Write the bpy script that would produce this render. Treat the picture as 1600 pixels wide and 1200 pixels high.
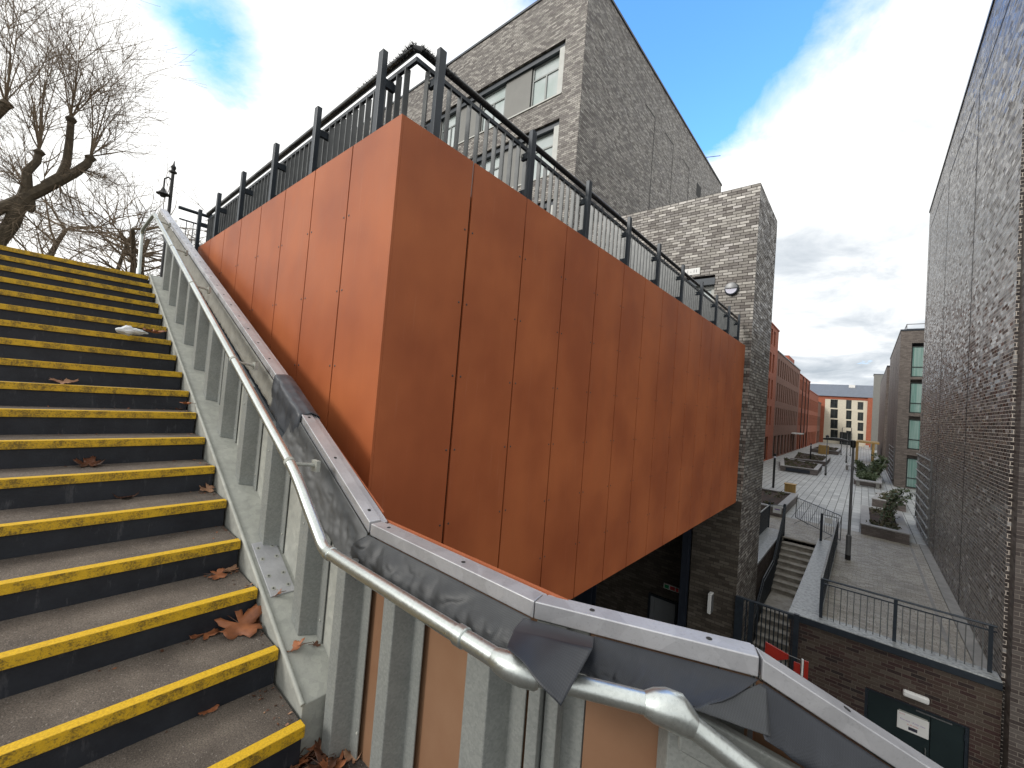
import bpy, bmesh, math, random
from mathutils import Vector, Matrix, noise
R = math.radians
V = Vector
random.seed(7)
SC = bpy.context.scene
C = SC.collection
for o in list(bpy.data.objects): bpy.data.objects.remove(o)

# ------------------------------------------------------------------ camera
# world: X = towards the right-hand street wall, Y = along the street, Z up, origin = the eye
FPX = 648.2
def _n(v): return v.normalized()
def _cv(x, y): return V((x - 800, 600 - y, -FPX))
_Y = _n(_cv(1351, 666)); _X = -_cv(42, 562); _X = _n(_X - _Y * _X.dot(_Y)); _Z = _X.cross(_Y)
ROT = Matrix((_X, _Y, _Z))
cam_d = bpy.data.cameras.new('camera'); cam = bpy.data.objects.new('camera', cam_d); C.objects.link(cam)
cam.matrix_world = ROT.to_4x4()
cam_d.sensor_width = 36; cam_d.lens = FPX / 1600 * 36; cam_d.clip_start = 0.05; cam_d.clip_end = 3000
SC.camera = cam
def ray(x, y): return ROT @ _cv(x, y)
def atz(x, y, z): r = ray(x, y); return r * (z / r.z)
def aty(x, y, Y): r = ray(x, y); return r * (Y / r.y)
def atx(x, y, X): r = ray(x, y); return r * (X / r.x)

# ------------------------------------------------------------------ world: sky with broken cloud
W = bpy.data.worlds.new('World'); SC.world = W; W.use_nodes = True
nt = W.node_tree; nt.nodes.clear()
def N(nt, t, **k):
    n = nt.nodes.new(t)
    for a, b in k.items(): setattr(n, a, b)
    return n
SUN_EL, SUN_AZ = 30.0, -112.0     # azimuth measured from +X towards +Y (the sun is behind thin cloud, left and behind the eye)
def ml(nt, op, a, b=None, c=None, clamp=False):
    n = N(nt, 'ShaderNodeMath', operation=op); n.use_clamp = clamp
    for i, q in enumerate((a, b, c)):
        if q is None: continue
        if isinstance(q, (int, float)): n.inputs[i].default_value = q
        else: nt.links.new(q, n.inputs[i])
    return n.outputs[0]
def ramp(nt, fac, stops, interp='LINEAR'):
    n = N(nt, 'ShaderNodeValToRGB'); n.color_ramp.interpolation = interp
    e = n.color_ramp.elements
    while len(e) < len(stops): e.new(0.5)
    for i, (p, c) in enumerate(stops):
        e[i].position = p; e[i].color = (c[0], c[1], c[2], 1) if len(c) < 4 else c
    nt.links.new(fac, n.inputs[0]); return n.outputs[0]
def mixc(nt, f, a, b, mode='MIX'):
    n = N(nt, 'ShaderNodeMix', data_type='RGBA', blend_type=mode)
    for s, q in ((n.inputs[0], f), (n.inputs[6], a), (n.inputs[7], b)):
        if isinstance(q, (int, float)): s.default_value = q
        elif isinstance(q, (tuple, list)): s.default_value = (q[0], q[1], q[2], 1)
        else: nt.links.new(q, s)
    return n.outputs[2]
tc = N(nt, 'ShaderNodeTexCoord')
sky = N(nt, 'ShaderNodeTexSky', sky_type='NISHITA', sun_disc=False)
sky.sun_elevation = R(SUN_EL); sky.sun_rotation = R(90 - SUN_AZ); sky.air_density = 1.0; sky.dust_density = 0.6; sky.ozone_density = 2.5
dirv = N(nt, 'ShaderNodeVectorMath', operation='NORMALIZE'); nt.links.new(tc.outputs['Generated'], dirv.inputs[0])
sep = N(nt, 'ShaderNodeSeparateXYZ'); nt.links.new(dirv.outputs[0], sep.inputs[0])
den = ml(nt, 'ADD', ml(nt, 'MAXIMUM', sep.outputs[2], 0.0), 0.22)
cmb = N(nt, 'ShaderNodeCombineXYZ')
nt.links.new(ml(nt, 'DIVIDE', sep.outputs[0], den), cmb.inputs[0]); nt.links.new(ml(nt, 'DIVIDE', sep.outputs[1], den), cmb.inputs[1])
def wnoise(scale, detail, rough, off=0.0, dist=0.0):
    n = N(nt, 'ShaderNodeTexNoise'); n.inputs['Scale'].default_value = scale; n.inputs['Detail'].default_value = detail
    n.inputs['Roughness'].default_value = rough; n.inputs['Distortion'].default_value = dist
    m = N(nt, 'ShaderNodeMapping'); m.inputs['Location'].default_value = (off, off * .7, 0); nt.links.new(cmb.outputs[0], m.inputs[0])
    nt.links.new(m.outputs[0], n.inputs['Vector']); return n.outputs[0]
n1 = wnoise(1.6, 8, .58, 3.1, .3); n2 = wnoise(0.9, 6, .55, 9.3, .2); n3 = wnoise(3.2, 9, .62, 1.7, .4)
def lobe(px, py, width, amp):
    d = _n(ray(px, py)); v = N(nt, 'ShaderNodeVectorMath', operation='DOT_PRODUCT'); nt.links.new(dirv.outputs[0], v.inputs[0]); v.inputs[1].default_value = d
    q = ml(nt, 'DIVIDE', ml(nt, 'SUBTRACT', 1.0, v.outputs['Value']), 1 - math.cos(R(width)))
    return ml(nt, 'MULTIPLY', ml(nt, 'POWER', 2.718, ml(nt, 'MULTIPLY', q, -1.0)), amp)
hole = ml(nt, 'ADD', lobe(1040, 40, 11, .84), lobe(338, 50, 5.5, .72))
hole = ml(nt, 'ADD', hole, lobe(1070, 190, 6.0, .42))
hole = ml(nt, 'ADD', hole, lobe(1250, 40, 14, .38))
hole = ml(nt, 'ADD', hole, lobe(1000, -120, 14, .6))
hole = ml(nt, 'ADD', hole, lobe(1220, 330, 12, -.5)); hole = ml(nt, 'ADD', hole, lobe(80, 180, 12, -.4))
cov = ml(nt, 'ADD', ml(nt, 'ADD', ml(nt, 'MULTIPLY', n1, 1.5), ml(nt, 'MULTIPLY', n3, 1.1)), -.52)
cov = ml(nt, 'SUBTRACT', cov, hole)
cloud = ramp(nt, cov, [(.12, (0, 0, 0)), (.34, (.45, .45, .45)), (.58, (1, 1, 1))])
dark = ml(nt, 'ADD', ml(nt, 'ADD', lobe(1330, 640, 22, .46), lobe(345, 110, 5, .34)), lobe(1330, 620, 12, .10))
tone = ml(nt, 'ADD', ml(nt, 'MULTIPLY', n2, 1.5), ml(nt, 'MULTIPLY', n3, 1.0))
tone = ml(nt, 'SUBTRACT', ml(nt, 'ADD', tone, -.26), dark)
ccol = ramp(nt, tone, [(.26, (3.9, 4.4, 4.9)), (.48, (5.9, 6.3, 6.7)), (.66, (8.3, 8.5, 8.6)), (.82, (9.9, 9.9, 9.7))])
skyc = mixc(nt, 1.0, sky.outputs[0], (1.9, 3.1, 4.2), 'MULTIPLY')
dimx = ml(nt, 'SUBTRACT', 1.0, ml(nt, 'MULTIPLY', ml(nt, 'MINIMUM', ml(nt, 'MAXIMUM', ml(nt, 'MULTIPLY', sep.outputs[0], 1.8), 0.0), 1.0), .22))   # out-of-view side of the sky dimmed to darken walls facing it
cd = N(nt, 'ShaderNodeCombineXYZ'); [nt.links.new(dimx, cd.inputs[i]) for i in range(3)]
ccol = mixc(nt, 1.0, ccol, cd.outputs[0], 'MULTIPLY')
fin = mixc(nt, cloud, skyc, ccol)
bg = N(nt, 'ShaderNodeBackground'); bg.inputs[1].default_value = 0.1; nt.links.new(fin, bg.inputs[0])
wo = N(nt, 'ShaderNodeOutputWorld'); nt.links.new(bg.outputs[0], wo.inputs[0])
sd = bpy.data.lights.new('sun', 'SUN'); sd.energy = 1.3; sd.angle = R(14); sd.color = (1, .95, .88)
so = bpy.data.objects.new('sun', sd); C.objects.link(so)
sv = V((math.cos(R(SUN_EL)) * math.cos(R(SUN_AZ)), math.cos(R(SUN_EL)) * math.sin(R(SUN_AZ)), math.sin(R(SUN_EL))))
so.rotation_euler = sv.to_track_quat('Z', 'Y').to_euler()
SC.view_settings.view_transform = 'Standard'; SC.view_settings.look = 'None'; SC.view_settings.exposure = 0.42; SC.view_settings.gamma = 1
SC.view_settings.use_curve_mapping = False

# ------------------------------------------------------------------ materials
def newmat(name):
    m = bpy.data.materials.new(name); m.use_nodes = True
    nt = m.node_tree; return m, nt, nt.nodes['Principled BSDF']
def tex(nt, kind='noise', scale=5.0, detail=6, rough=.6, coord='Object', dist=0, stretch=None):
    t = N(nt, 'ShaderNodeTexCoord')
    n = N(nt, {'noise': 'ShaderNodeTexNoise', 'voronoi': 'ShaderNodeTexVoronoi'}[kind]); n.inputs['Scale'].default_value = scale
    if kind == 'noise':
        n.inputs['Detail'].default_value = detail; n.inputs['Roughness'].default_value = rough; n.inputs['Distortion'].default_value = dist
    src = t.outputs[coord]
    if stretch:
        mp = N(nt, 'ShaderNodeMapping'); mp.inputs['Scale'].default_value = stretch; nt.links.new(src, mp.inputs[0]); src = mp.outputs[0]
    nt.links.new(src, n.inputs['Vector']); return n
def bump(nt, b, h, strength=.2, dist=.01):
    n = N(nt, 'ShaderNodeBump'); n.inputs['Strength'].default_value = strength; n.inputs['Distance'].default_value = dist
    nt.links.new(h, n.inputs['Height']); nt.links.new(n.outputs[0], b.inputs['Normal']); return n
def simple(name, c1, c2=None, rough=.6, metal=0, scale=6, lo=.35, hi=.65, bmp=0, bscale=60, rvar=0, stretch=None, bdist=.004, detail=6, spec=.5):
    m, nt, b = newmat(name)
    c2 = c2 or tuple(q * .8 for q in c1)
    t = tex(nt, 'noise', scale, detail, .6, stretch=stretch)
    nt.links.new(ramp(nt, t.outputs[0], [(lo, c1), (hi, c2)]), b.inputs['Base Color'])
    b.inputs['Metallic'].default_value = metal; b.inputs['Roughness'].default_value = rough; b.inputs['Specular IOR Level'].default_value = spec
    if rvar:
        nt.links.new(ml(nt, 'ADD', ml(nt, 'MULTIPLY', t.outputs[0], rvar), rough - rvar / 2), b.inputs['Roughness'])
    if bmp:
        t2 = tex(nt, 'noise', bscale, 4, .6); bump(nt, b, t2.outputs[0], bmp, bdist)
    return m
def brickmat(name, cols, mortar, rough=.45, tilt=.15, bw=.225, bh=.075, mort=.010, stain=.25, offset=True, spec=.5, bmp=.35, rlo=None, swap=0, glint=0):
    m, nt, b = newmat(name)
    uv = N(nt, 'ShaderNodeUVMap'); uv.uv_map = 'UVMap'
    s = N(nt, 'ShaderNodeSeparateXYZ'); nt.links.new(uv.outputs[0], s.inputs[0])
    vv = ml(nt, 'DIVIDE', s.outputs[1 - swap], bh); row = ml(nt, 'FLOOR', vv); fv = ml(nt, 'FRACT', vv)
    off = ml(nt, 'MULTIPLY', ml(nt, 'FLOORED_MODULO', row, 2.0), .5 if offset else 0.0)
    jit = N(nt, 'ShaderNodeTexWhiteNoise', noise_dimensions='1D'); nt.links.new(row, jit.inputs['W'])
    uu = ml(nt, 'ADD', ml(nt, 'ADD', ml(nt, 'DIVIDE', s.outputs[swap], bw), off), ml(nt, 'MULTIPLY', jit.outputs[0], .25 if offset else 0))
    col = ml(nt, 'FLOOR', uu); fu = ml(nt, 'FRACT', uu)
    mk = ml(nt, 'MAXIMUM', ml(nt, 'LESS_THAN', fu, mort / bw), ml(nt, 'LESS_THAN', fv, mort / bh))
    cc = N(nt, 'ShaderNodeCombineXYZ'); nt.links.new(col, cc.inputs[0]); nt.links.new(row, cc.inputs[1])
    wn = N(nt, 'ShaderNodeTexWhiteNoise', noise_dimensions='2D'); nt.links.new(cc.outputs[0], wn.inputs['Vector'])
    n = len(cols)
    base = ramp(nt, wn.outputs[0], [(i / max(1, n - 1), c) for i, c in enumerate(cols)])
    if glint:
        gz = N(nt, 'ShaderNodeTexWhiteNoise', noise_dimensions='2D'); gs = N(nt, 'ShaderNodeVectorMath', operation='ADD'); gs.inputs[1].default_value = (91.7, 53.3, 0); nt.links.new(cc.outputs[0], gs.inputs[0]); nt.links.new(gs.outputs[0], gz.inputs['Vector'])
        base = mixc(nt, ml(nt, 'GREATER_THAN', gz.outputs[0], 1 - glint), base, (.36, .355, .35))  # random bricks coloured pale for reflections off the glaze
    big = tex(nt, 'noise', .55, 8, .65); base = mixc(nt, ramp(nt, big.outputs[0], [(.45, (0, 0, 0)), (.75, (stain, stain, stain))]), base, tuple(q * .35 for q in cols[n // 2]))
    fine = tex(nt, 'noise', 45, 4, .7); base = mixc(nt, .35, base, ramp(nt, fine.outputs[0], [(.3, (.35, .35, .35)), (.7, (1, 1, 1))]), 'MULTIPLY')
    nt.links.new(mixc(nt, mk, base, mortar), b.inputs['Base Color'])
    rl = rlo if rlo is not None else rough
    w2 = N(nt, 'ShaderNodeTexWhiteNoise', noise_dimensions='2D')
    sh = N(nt, 'ShaderNodeVectorMath', operation='ADD'); sh.inputs[1].default_value = (37.3, 11.1, 0); nt.links.new(cc.outputs[0], sh.inputs[0]); nt.links.new(sh.outputs[0], w2.inputs['Vector'])
    rg = ml(nt, 'ADD', ml(nt, 'MULTIPLY', w2.outputs[0], rough - rl), rl)
    nt.links.new(ml(nt, 'MAXIMUM', rg, ml(nt, 'MULTIPLY', mk, .9)), b.inputs['Roughness']); b.inputs['Specular IOR Level'].default_value = spec
    ge = N(nt, 'ShaderNodeNewGeometry')
    t1 = N(nt, 'ShaderNodeVectorMath', operation='SUBTRACT'); nt.links.new(w2.outputs[1], t1.inputs[0]); t1.inputs[1].default_value = (.5, .5, .5)
    t2 = N(nt, 'ShaderNodeVectorMath', operation='SCALE'); nt.links.new(t1.outputs[0], t2.inputs[0]); nt.links.new(ml(nt, 'MULTIPLY', ml(nt, 'SUBTRACT', 1.0, mk), tilt), t2.inputs['Scale'])
    bm_ = N(nt, 'ShaderNodeBump'); bm_.inputs['Strength'].default_value = bmp; bm_.inputs['Distance'].default_value = .006
    nt.links.new(ml(nt, 'ADD', ml(nt, 'MULTIPLY', fine.outputs[0], .35), ml(nt, 'SUBTRACT', 1.0, mk)), bm_.inputs['Height'])
    t3 = N(nt, 'ShaderNodeVectorMath', operation='ADD'); nt.links.new(bm_.outputs[0], t3.inputs[0]); nt.links.new(t2.outputs[0], t3.inputs[1])
    t4 = N(nt, 'ShaderNodeVectorMath', operation='NORMALIZE'); nt.links.new(t3.outputs[0], t4.inputs[0])
    nt.links.new(t4.outputs[0], b.inputs['Normal'])
    return m
MT = {}
MT['brick'] = brickmat('grey_brick', [(.085, .065, .055), (.13, .11, .097), (.195, .172, .150), (.25, .228, .20), (.33, .305, .27), (.45, .42, .375)], (.035, .03, .026), rough=.5, rlo=.28, tilt=.10, mort=.014, stain=.25)
MT['brick_dark'] = brickmat('dark_glossy_brick', [(.032, .026, .027), (.045, .037, .037), (.058, .050, .049), (.075, .066, .065), (.095, .088, .086)], (.52, .475, .42), rough=.45, rlo=.22, tilt=.34, stain=.35, mort=.0115, spec=.42, glint=.035)
MT['brick_wall'] = brickmat('purple_brown_brick', [(.022, .014, .013), (.05, .022, .020), (.060, .035, .028), (.072, .052, .038), (.09, .07, .055)], (.12, .10, .08), rough=.7, rlo=.5, tilt=.04, stain=.4)
MT['brick_base'] = brickmat('shaded_damp_brick', [(.05, .04, .03), (.075, .06, .046), (.10, .085, .066), (.13, .112, .09)], (.04, .035, .03), rough=.6, rlo=.45, tilt=.05, stain=.5)  # damp brown brick, with the shade under the walkway put into its colour
MT['brick_pier'] = brickmat('muted_brown_brick', [(.04, .030, .028), (.062, .048, .044), (.082, .068, .062), (.105, .09, .082)], (.17, .15, .13), rough=.6, rlo=.4, tilt=.08, stain=.4, mort=.009)
MT['brick_red'] = brickmat('red_brick', [(.33, .085, .042), (.39, .108, .054), (.46, .135, .068)], (.26, .12, .08), rough=.8, tilt=.02, stain=.1, mort=.008)
MT['brick_far'] = brickmat('brown_grey_brick', [(.11, .09, .08), (.15, .125, .11), (.20, .17, .15)], (.10, .085, .075), rough=.6, tilt=.06, stain=.3)
MT['brick_brown'] = brickmat('brownish_brick', [(.19, .09, .066), (.24, .115, .085), (.28, .14, .10)], (.24, .15, .11), rough=.8, tilt=.02, stain=.2)
MT['cream'] = simple('cream_brick', (.66, .61, .49), (.58, .535, .43), .8, scale=3)
MT['slate'] = simple('slate_roof', (.14, .16, .19), (.11, .125, .15), .55, scale=2)
MT['redroof'] = simple('red_trim', (.40, .10, .05), (.33, .08, .04), .7)
# orange cladding: weathered satin board with cloudy variation
def orange():
    m, nt, b = newmat('orange_cladding')
    t = tex(nt, 'noise', 1.1, 3, .5); t2 = tex(nt, 'noise', 7, 6, .65, stretch=(1, 1, .35)); t3 = tex(nt, 'noise', 420, 2, .5)
    c = ramp(nt, t.outputs[0], [(.36, (.355, .097, .036)), (.64, (.47, .140, .050))])
    c = mixc(nt, .30, c, ramp(nt, t2.outputs[0], [(.3, (.80, .80, .80)), (.7, (1.08, 1.06, 1.04))]), 'MULTIPLY')
    c = mixc(nt, .25, c, ramp(nt, t3.outputs[0], [(.35, (.6, .6, .6)), (.65, (1.25, 1.25, 1.25))]), 'MULTIPLY')
    dr = tex(nt, 'noise', 9, 5, .7, stretch=(3.2, 3.2, .12)); c = mixc(nt, ramp(nt, dr.outputs[0], [(.60, (0, 0, 0)), (.78, (.22, .22, .22))]), c, (.55, .30, .20))
    nt.links.new(c, b.inputs['Base Color'])
    nt.links.new(ml(nt, 'ADD', ml(nt, 'MULTIPLY', t2.outputs[0], .16), .42), b.inputs['Roughness'])
    b.inputs['Specular IOR Level'].default_value = .30
    bump(nt, b, t3.outputs[0], .10, .002)
    return m
MT['orange'] = orange()
MT['orange_edge'] = simple('orange_trim', (.40, .12, .05), (.34, .10, .04), .5)
def galv(name, c1, c2, rough=.42, metal=.85, sc=60, dirt=.35):
    m, nt, b = newmat(name)
    v = tex(nt, 'voronoi', sc); t = tex(nt, 'noise', 5, 8, .65); f = tex(nt, 'noise', 130, 4, .6)
    sp = N(nt, 'ShaderNodeSeparateColor'); nt.links.new(v.outputs['Color'], sp.inputs[0])
    c = mixc(nt, sp.outputs[0], c1, c2)
    c = mixc(nt, ramp(nt, t.outputs[0], [(.42, (0, 0, 0)), (.75, (dirt, dirt, dirt))]), c, tuple(q * .45 for q in c2))
    c = mixc(nt, ramp(nt, f.outputs[0], [(.56, (0, 0, 0)), (.72, (.4, .4, .4))]), c, tuple(q * .5 for q in c1))
    nt.links.new(c, b.inputs['Base Color']); b.inputs['Metallic'].default_value = metal
    nt.links.new(ml(nt, 'ADD', ml(nt, 'MULTIPLY', t.outputs[0], .3), ml(nt, 'ADD', ml(nt, 'MULTIPLY', sp.outputs[1], .08), rough - .15)), b.inputs['Roughness'])
    bump(nt, b, f.outputs[0], .12, .0015)
    return m
MT['galv'] = galv('galvanised_tube', (.66, .70, .68), (.58, .62, .60), .30, .95, 150, .38)
MT['galv_post'] = galv('galvanised_sheet', (.31, .325, .31), (.25, .265, .255), .62, .35, 120, .3)
MT['galv_curb'] = galv('painted_steel_stringer', (.42, .43, .39), (.35, .36, .33), .65, .1, 30, .45)
MT['cap'] = galv('aluminium_coping', (.58, .585, .61), (.50, .505, .53), .46, .65, 14, .5)
MT['taupe'] = galv('taupe_backing_sheet', (.25, .243, .21), (.21, .205, .18), .6, .15, 20, .3)
MT['tan'] = simple('tan_back_panel', (.30, .175, .105), (.24, .125, .07), .42, .1, scale=1.6, bmp=.05, bscale=200)
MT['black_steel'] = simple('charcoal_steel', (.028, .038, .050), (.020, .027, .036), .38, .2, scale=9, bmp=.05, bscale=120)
MT['baluster'] = simple('grey_blue_bar', (.14, .147, .148), (.10, .107, .11), .35, .25, scale=9)
MT['handrail_blk'] = simple('wet_black_rail', (.02, .021, .022), (.05, .052, .052), .22, .1, scale=50, lo=.5, hi=.7)
MT['riser'] = simple('dark_riser', (.020, .022, .027), (.040, .043, .052), .62, scale=9, lo=.4, hi=.75, stretch=(1, 1.6, .35), bmp=.3, bscale=40)
def riser():
    m, nt, b = newmat('scuffed_riser')
    t = tex(nt, 'noise', 5, 8, .7); s = tex(nt, 'noise', 16, 6, .75, stretch=(1, 1, .22)); f = tex(nt, 'noise', 90, 3, .6)
    c = ramp(nt, t.outputs[0], [(.35, (.006, .008, .014)), (.7, (.020, .024, .033))])
    c = mixc(nt, ramp(nt, s.outputs[0], [(.58, (0, 0, 0)), (.74, (.6, .6, .6))]), c, (.12, .12, .13))
    nt.links.new(c, b.inputs['Base Color']); b.inputs['Roughness'].default_value = .6; bump(nt, b, f.outputs[0], .3, .004); return m
MT['riser'] = riser()
def grit(name, c1, c2, c3, sc=170, rough=.85, bm=.6):
    m, nt, b = newmat(name)
    t = tex(nt, 'noise', 3.2, 8, .65); f = tex(nt, 'noise', sc, 3, .7); v = tex(nt, 'voronoi', sc * 1.4)
    c = ramp(nt, t.outputs[0], [(.36, c1), (.66, c2)])
    c = mixc(nt, .8, c, ramp(nt, f.outputs[0], [(.35, (.35, .35, .35)), (.66, (1.5, 1.5, 1.5))]), 'MULTIPLY')
    sp = N(nt, 'ShaderNodeSeparateColor'); nt.links.new(v.outputs['Color'], sp.inputs[0])
    c = mixc(nt, ramp(nt, sp.outputs[0], [(.985, (0, 0, 0)), (.99, (.8, .8, .8))]), c, c3)
    nt.links.new(c, b.inputs['Base Color']); b.inputs['Roughness'].default_value = rough; bump(nt, b, f.outputs[0], bm, .005); return m
MT['tread'] = grit('anti_slip_tread', (.090, .074, .062), (.175, .147, .122), (.30, .27, .24))
MT['landing'] = grit('anti_slip_landing', (.05, .047, .044), (.10, .088, .076), (.35, .33, .30))
def yellow():
    m, nt, b = newmat('worn_yellow_nosing')
    f = tex(nt, 'noise', 120, 4, .7); t = tex(nt, 'noise', 13, 8, .7)
    ge = N(nt, 'ShaderNodeNewGeometry'); s = N(nt, 'ShaderNodeSeparateXYZ'); nt.links.new(ge.outputs['Normal'], s.inputs[0])
    c = ramp(nt, f.outputs[0], [(.3, (.50, .295, .011)), (.6, (.76, .475, .015))])
    wear = ml(nt, 'ADD', ml(nt, 'MULTIPLY', f.outputs[0], .6), ml(nt, 'MULTIPLY', t.outputs[0], .6))
    wear = ml(nt, 'SUBTRACT', wear, ml(nt, 'MULTIPLY', ml(nt, 'ABSOLUTE', s.outputs[2]), .16))
    c = mixc(nt, ramp(nt, wear, [(.55, (0, 0, 0)), (.68, (.8, .8, .8))]), c, (.06, .044, .018))
    nt.links.new(c, b.inputs['Base Color']); b.inputs['Roughness'].default_value = .6; bump(nt, b, f.outputs[0], .5, .004); return m
MT['yellow'] = yellow()
def membrane(name, c1, c2, rough, sc=170):
    m, nt, b = newmat(name)
    uv = N(nt, 'ShaderNodeUVMap'); uv.uv_map = 'UVMap'; s = N(nt, 'ShaderNodeSeparateXYZ'); nt.links.new(uv.outputs[0], s.inputs[0])
    a = ml(nt, 'SINE', ml(nt, 'MULTIPLY', ml(nt, 'ADD', s.outputs[0], s.outputs[1]), sc * 6.283)); c_ = ml(nt, 'SINE', ml(nt, 'MULTIPLY', ml(nt, 'SUBTRACT', s.outputs[0], s.outputs[1]), sc * 6.283))
    h = ml(nt, 'MULTIPLY', a, c_)
    t = tex(nt, 'noise', 5, 6, .65)
    c = ramp(nt, t.outputs[0], [(.35, c1), (.7, c2)])
    c = mixc(nt, .38, c, ramp(nt, ml(nt, 'ADD', ml(nt, 'MULTIPLY', h, .5), .5), [(.3, (.45, .45, .45)), (.75, (1.5, 1.5, 1.5))]), 'MULTIPLY')
    nt.links.new(c, b.inputs['Base Color']); b.inputs['Roughness'].default_value = rough; bump(nt, b, h, .16, .001); return m
MT['memb'] = membrane('black_woven_membrane', (.014, .017, .023), (.027, .031, .040), .50, 100)
MT['memb_light'] = membrane('grey_woven_membrane', (.030, .033, .037), (.050, .054, .058), .50, 95)
MT['memb_plain'] = simple('smooth_grey_membrane', (.065, .069, .072), (.09, .093, .094), .55, scale=3, bmp=.12, bscale=25, stretch=(1, 1, 1))
MT['memb_wrap'] = simple('blue_grey_membrane', (.035, .041, .052), (.07, .078, .092), .45, scale=10, bmp=.1, bscale=20)
MT['dark'] = simple('dark_void', (.012, .012, .013), (.02, .02, .02), .7)
MT['bolt'] = simple('dull_bolt', (.10, .10, .10), (.06, .06, .06), .5, .6)
MT['white'] = simple('white_plastic', (.78, .78, .76), (.70, .70, .68), .45, scale=4)
MT['whitebag'] = simple('white_plastic_bag', (.74, .77, .80), (.62, .66, .70), .35, scale=12)
MT['coping'] = simple('wet_grey_coping', (.36, .38, .38), (.20, .215, .22), .38, .0, scale=14, lo=.45, hi=.6, bmp=.15, bscale=30, detail=9)
MT['door'] = simple('dark_green_door', (.012, .022, .024), (.016, .028, .030), .35, scale=3)
MT['door_grey'] = simple('grey_door', (.28, .30, .32), (.24, .255, .27), .5, scale=3)
MT['steelcol'] = simple('navy_column', (.014, .018, .028), (.02, .026, .038), .4, scale=5)
MT['panel_grey'] = simple('warm_grey_panel', (.19, .19, .175), (.17, .17, .158), .5, scale=2)
MT['frame'] = simple('grey_window_frame', (.20, .215, .21), (.17, .185, .18), .4, .2)
MT['frame_dark'] = simple('dark_window_frame', (.02, .032, .03), (.03, .04, .038), .4)
MT['lightsill'] = simple('pale_sill', (.55, .56, .53), (.48, .49, .46), .5)
def glass(name, c1, c2, rough=.06, spec=.8, sc=1.2, stretch=None):
    m, nt, b = newmat(name); t = tex(nt, 'noise', sc, 4, .6, stretch=stretch)
    nt.links.new(ramp(nt, t.outputs[0], [(.35, c1), (.65, c2)]), b.inputs['Base Color']); b.inputs['Roughness'].default_value = rough; b.inputs['Specular IOR Level'].default_value = spec; return m
MT['glass'] = glass('pale_glass', (.42, .50, .48), (.55, .60, .60), .08, .8)
MT['glass_dark'] = glass('dark_glass', (.016, .020, .022), (.04, .045, .045), .1, .35)
MT['glass_green'] = glass('curtained_glass', (.13, .26, .23), (.32, .43, .40), .08, .7, 9, (1, 1, .02))
MT['soil'] = grit('leafy_soil', (.020, .016, .012), (.075, .038, .022), (.16, .07, .03), 25, .9, .8)
MT['planterbrick'] = brickmat('planter_brick', [(.12, .10, .095), (.16, .135, .125), (.20, .17, .16)], (.09, .08, .075), rough=.6, tilt=.03, stain=.2)
MT['plantercap'] = simple('pale_planter_coping', (.34, .33, .32), (.26, .255, .25), .6, scale=6)
MT['wood'] = simple('yellow_timber', (.46, .30, .10), (.28, .17, .05), .6, scale=3, stretch=(7, 7, .4))
MT['concrete'] = simple('concrete', (.30, .29, .27), (.22, .215, .2), .8, scale=3, bmp=.2)
MT['stepstone'] = simple('worn_stone_step', (.40, .375, .33), (.22, .20, .17), .75, scale=5, lo=.35, hi=.7, bmp=.3, bscale=30)
MT['red_plastic'] = simple('red_plastic', (.42, .03, .018), (.34, .022, .014), .4)
MT['lampgrey'] = simple('lamp_post_grey', (.19, .195, .20), (.15, .154, .158), .4, .4)
MT['lens'] = simple('pale_lamp_lens', (.58, .58, .68), (.52, .52, .62), .3)
MT['leafgreen'] = simple('shrub_leaf', (.045, .075, .030), (.085, .11, .05), .5, scale=4)
MT['leafdark'] = simple('low_plant_leaf', (.035, .055, .022), (.10, .075, .03), .6, scale=6)
MT['leaf'] = simple('dry_brown_leaf', (.36, .13, .05), (.20, .07, .03), .55, scale=14, bmp=.3, bscale=40)
MT['leaf2'] = simple('tan_curled_leaf', (.38, .22, .13), (.24, .12, .07), .6, scale=14, bmp=.3, bscale=40)
MT['leaf3'] = simple('dark_wet_leaf', (.12, .045, .022), (.06, .028, .016), .35, scale=14, bmp=.3, bscale=40)
MT['bark'] = simple('grey_brown_bark', (.060, .046, .030), (.11, .085, .055), .85, scale=12, bmp=.6, bscale=25, bdist=.02)
MT['twig'] = simple('thin_twig', (.17, .125, .085), (.25, .19, .13), .8, scale=6)
MT['iron'] = simple('black_iron', (.02, .02, .021), (.03, .03, .03), .4, .3)
MT['ink'] = simple('dark_ink', (.03, .03, .05), (.03, .03, .05), .6)
MT['inkred'] = simple('red_ink', (.6, .05, .06), (.6, .05, .06), .6)
MT['inkpurple'] = simple('purple_ink', (.22, .12, .40), (.22, .12, .40), .6)
MT['signgreen'] = simple('green_ink', (.02, .30, .12), (.02, .30, .12), .5)
MT['pavers_near'] = brickmat('small_block_paving', [(.30, .275, .23), (.39, .36, .305), (.48, .445, .38)], (.15, .135, .11), rough=.7, rlo=.45, tilt=.03, bw=.2, bh=.1, mort=.008, stain=.35)
MT['pavers_far'] = brickmat('plank_block_paving', [(.36, .37, .365), (.42, .43, .42), (.48, .49, .475)], (.12, .12, .115), rough=.6, rlo=.4, tilt=.02, bw=.9, bh=.36, mort=.030, stain=.25, swap=1)
MT['tarmac'] = grit('dark_tarmac', (.035, .033, .031), (.06, .055, .05), (.1, .1, .1), 60)
MT['earth'] = grit('grassy_earth', (.05, .05, .028), (.09, .075, .045), (.12, .1, .06), 12)

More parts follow.
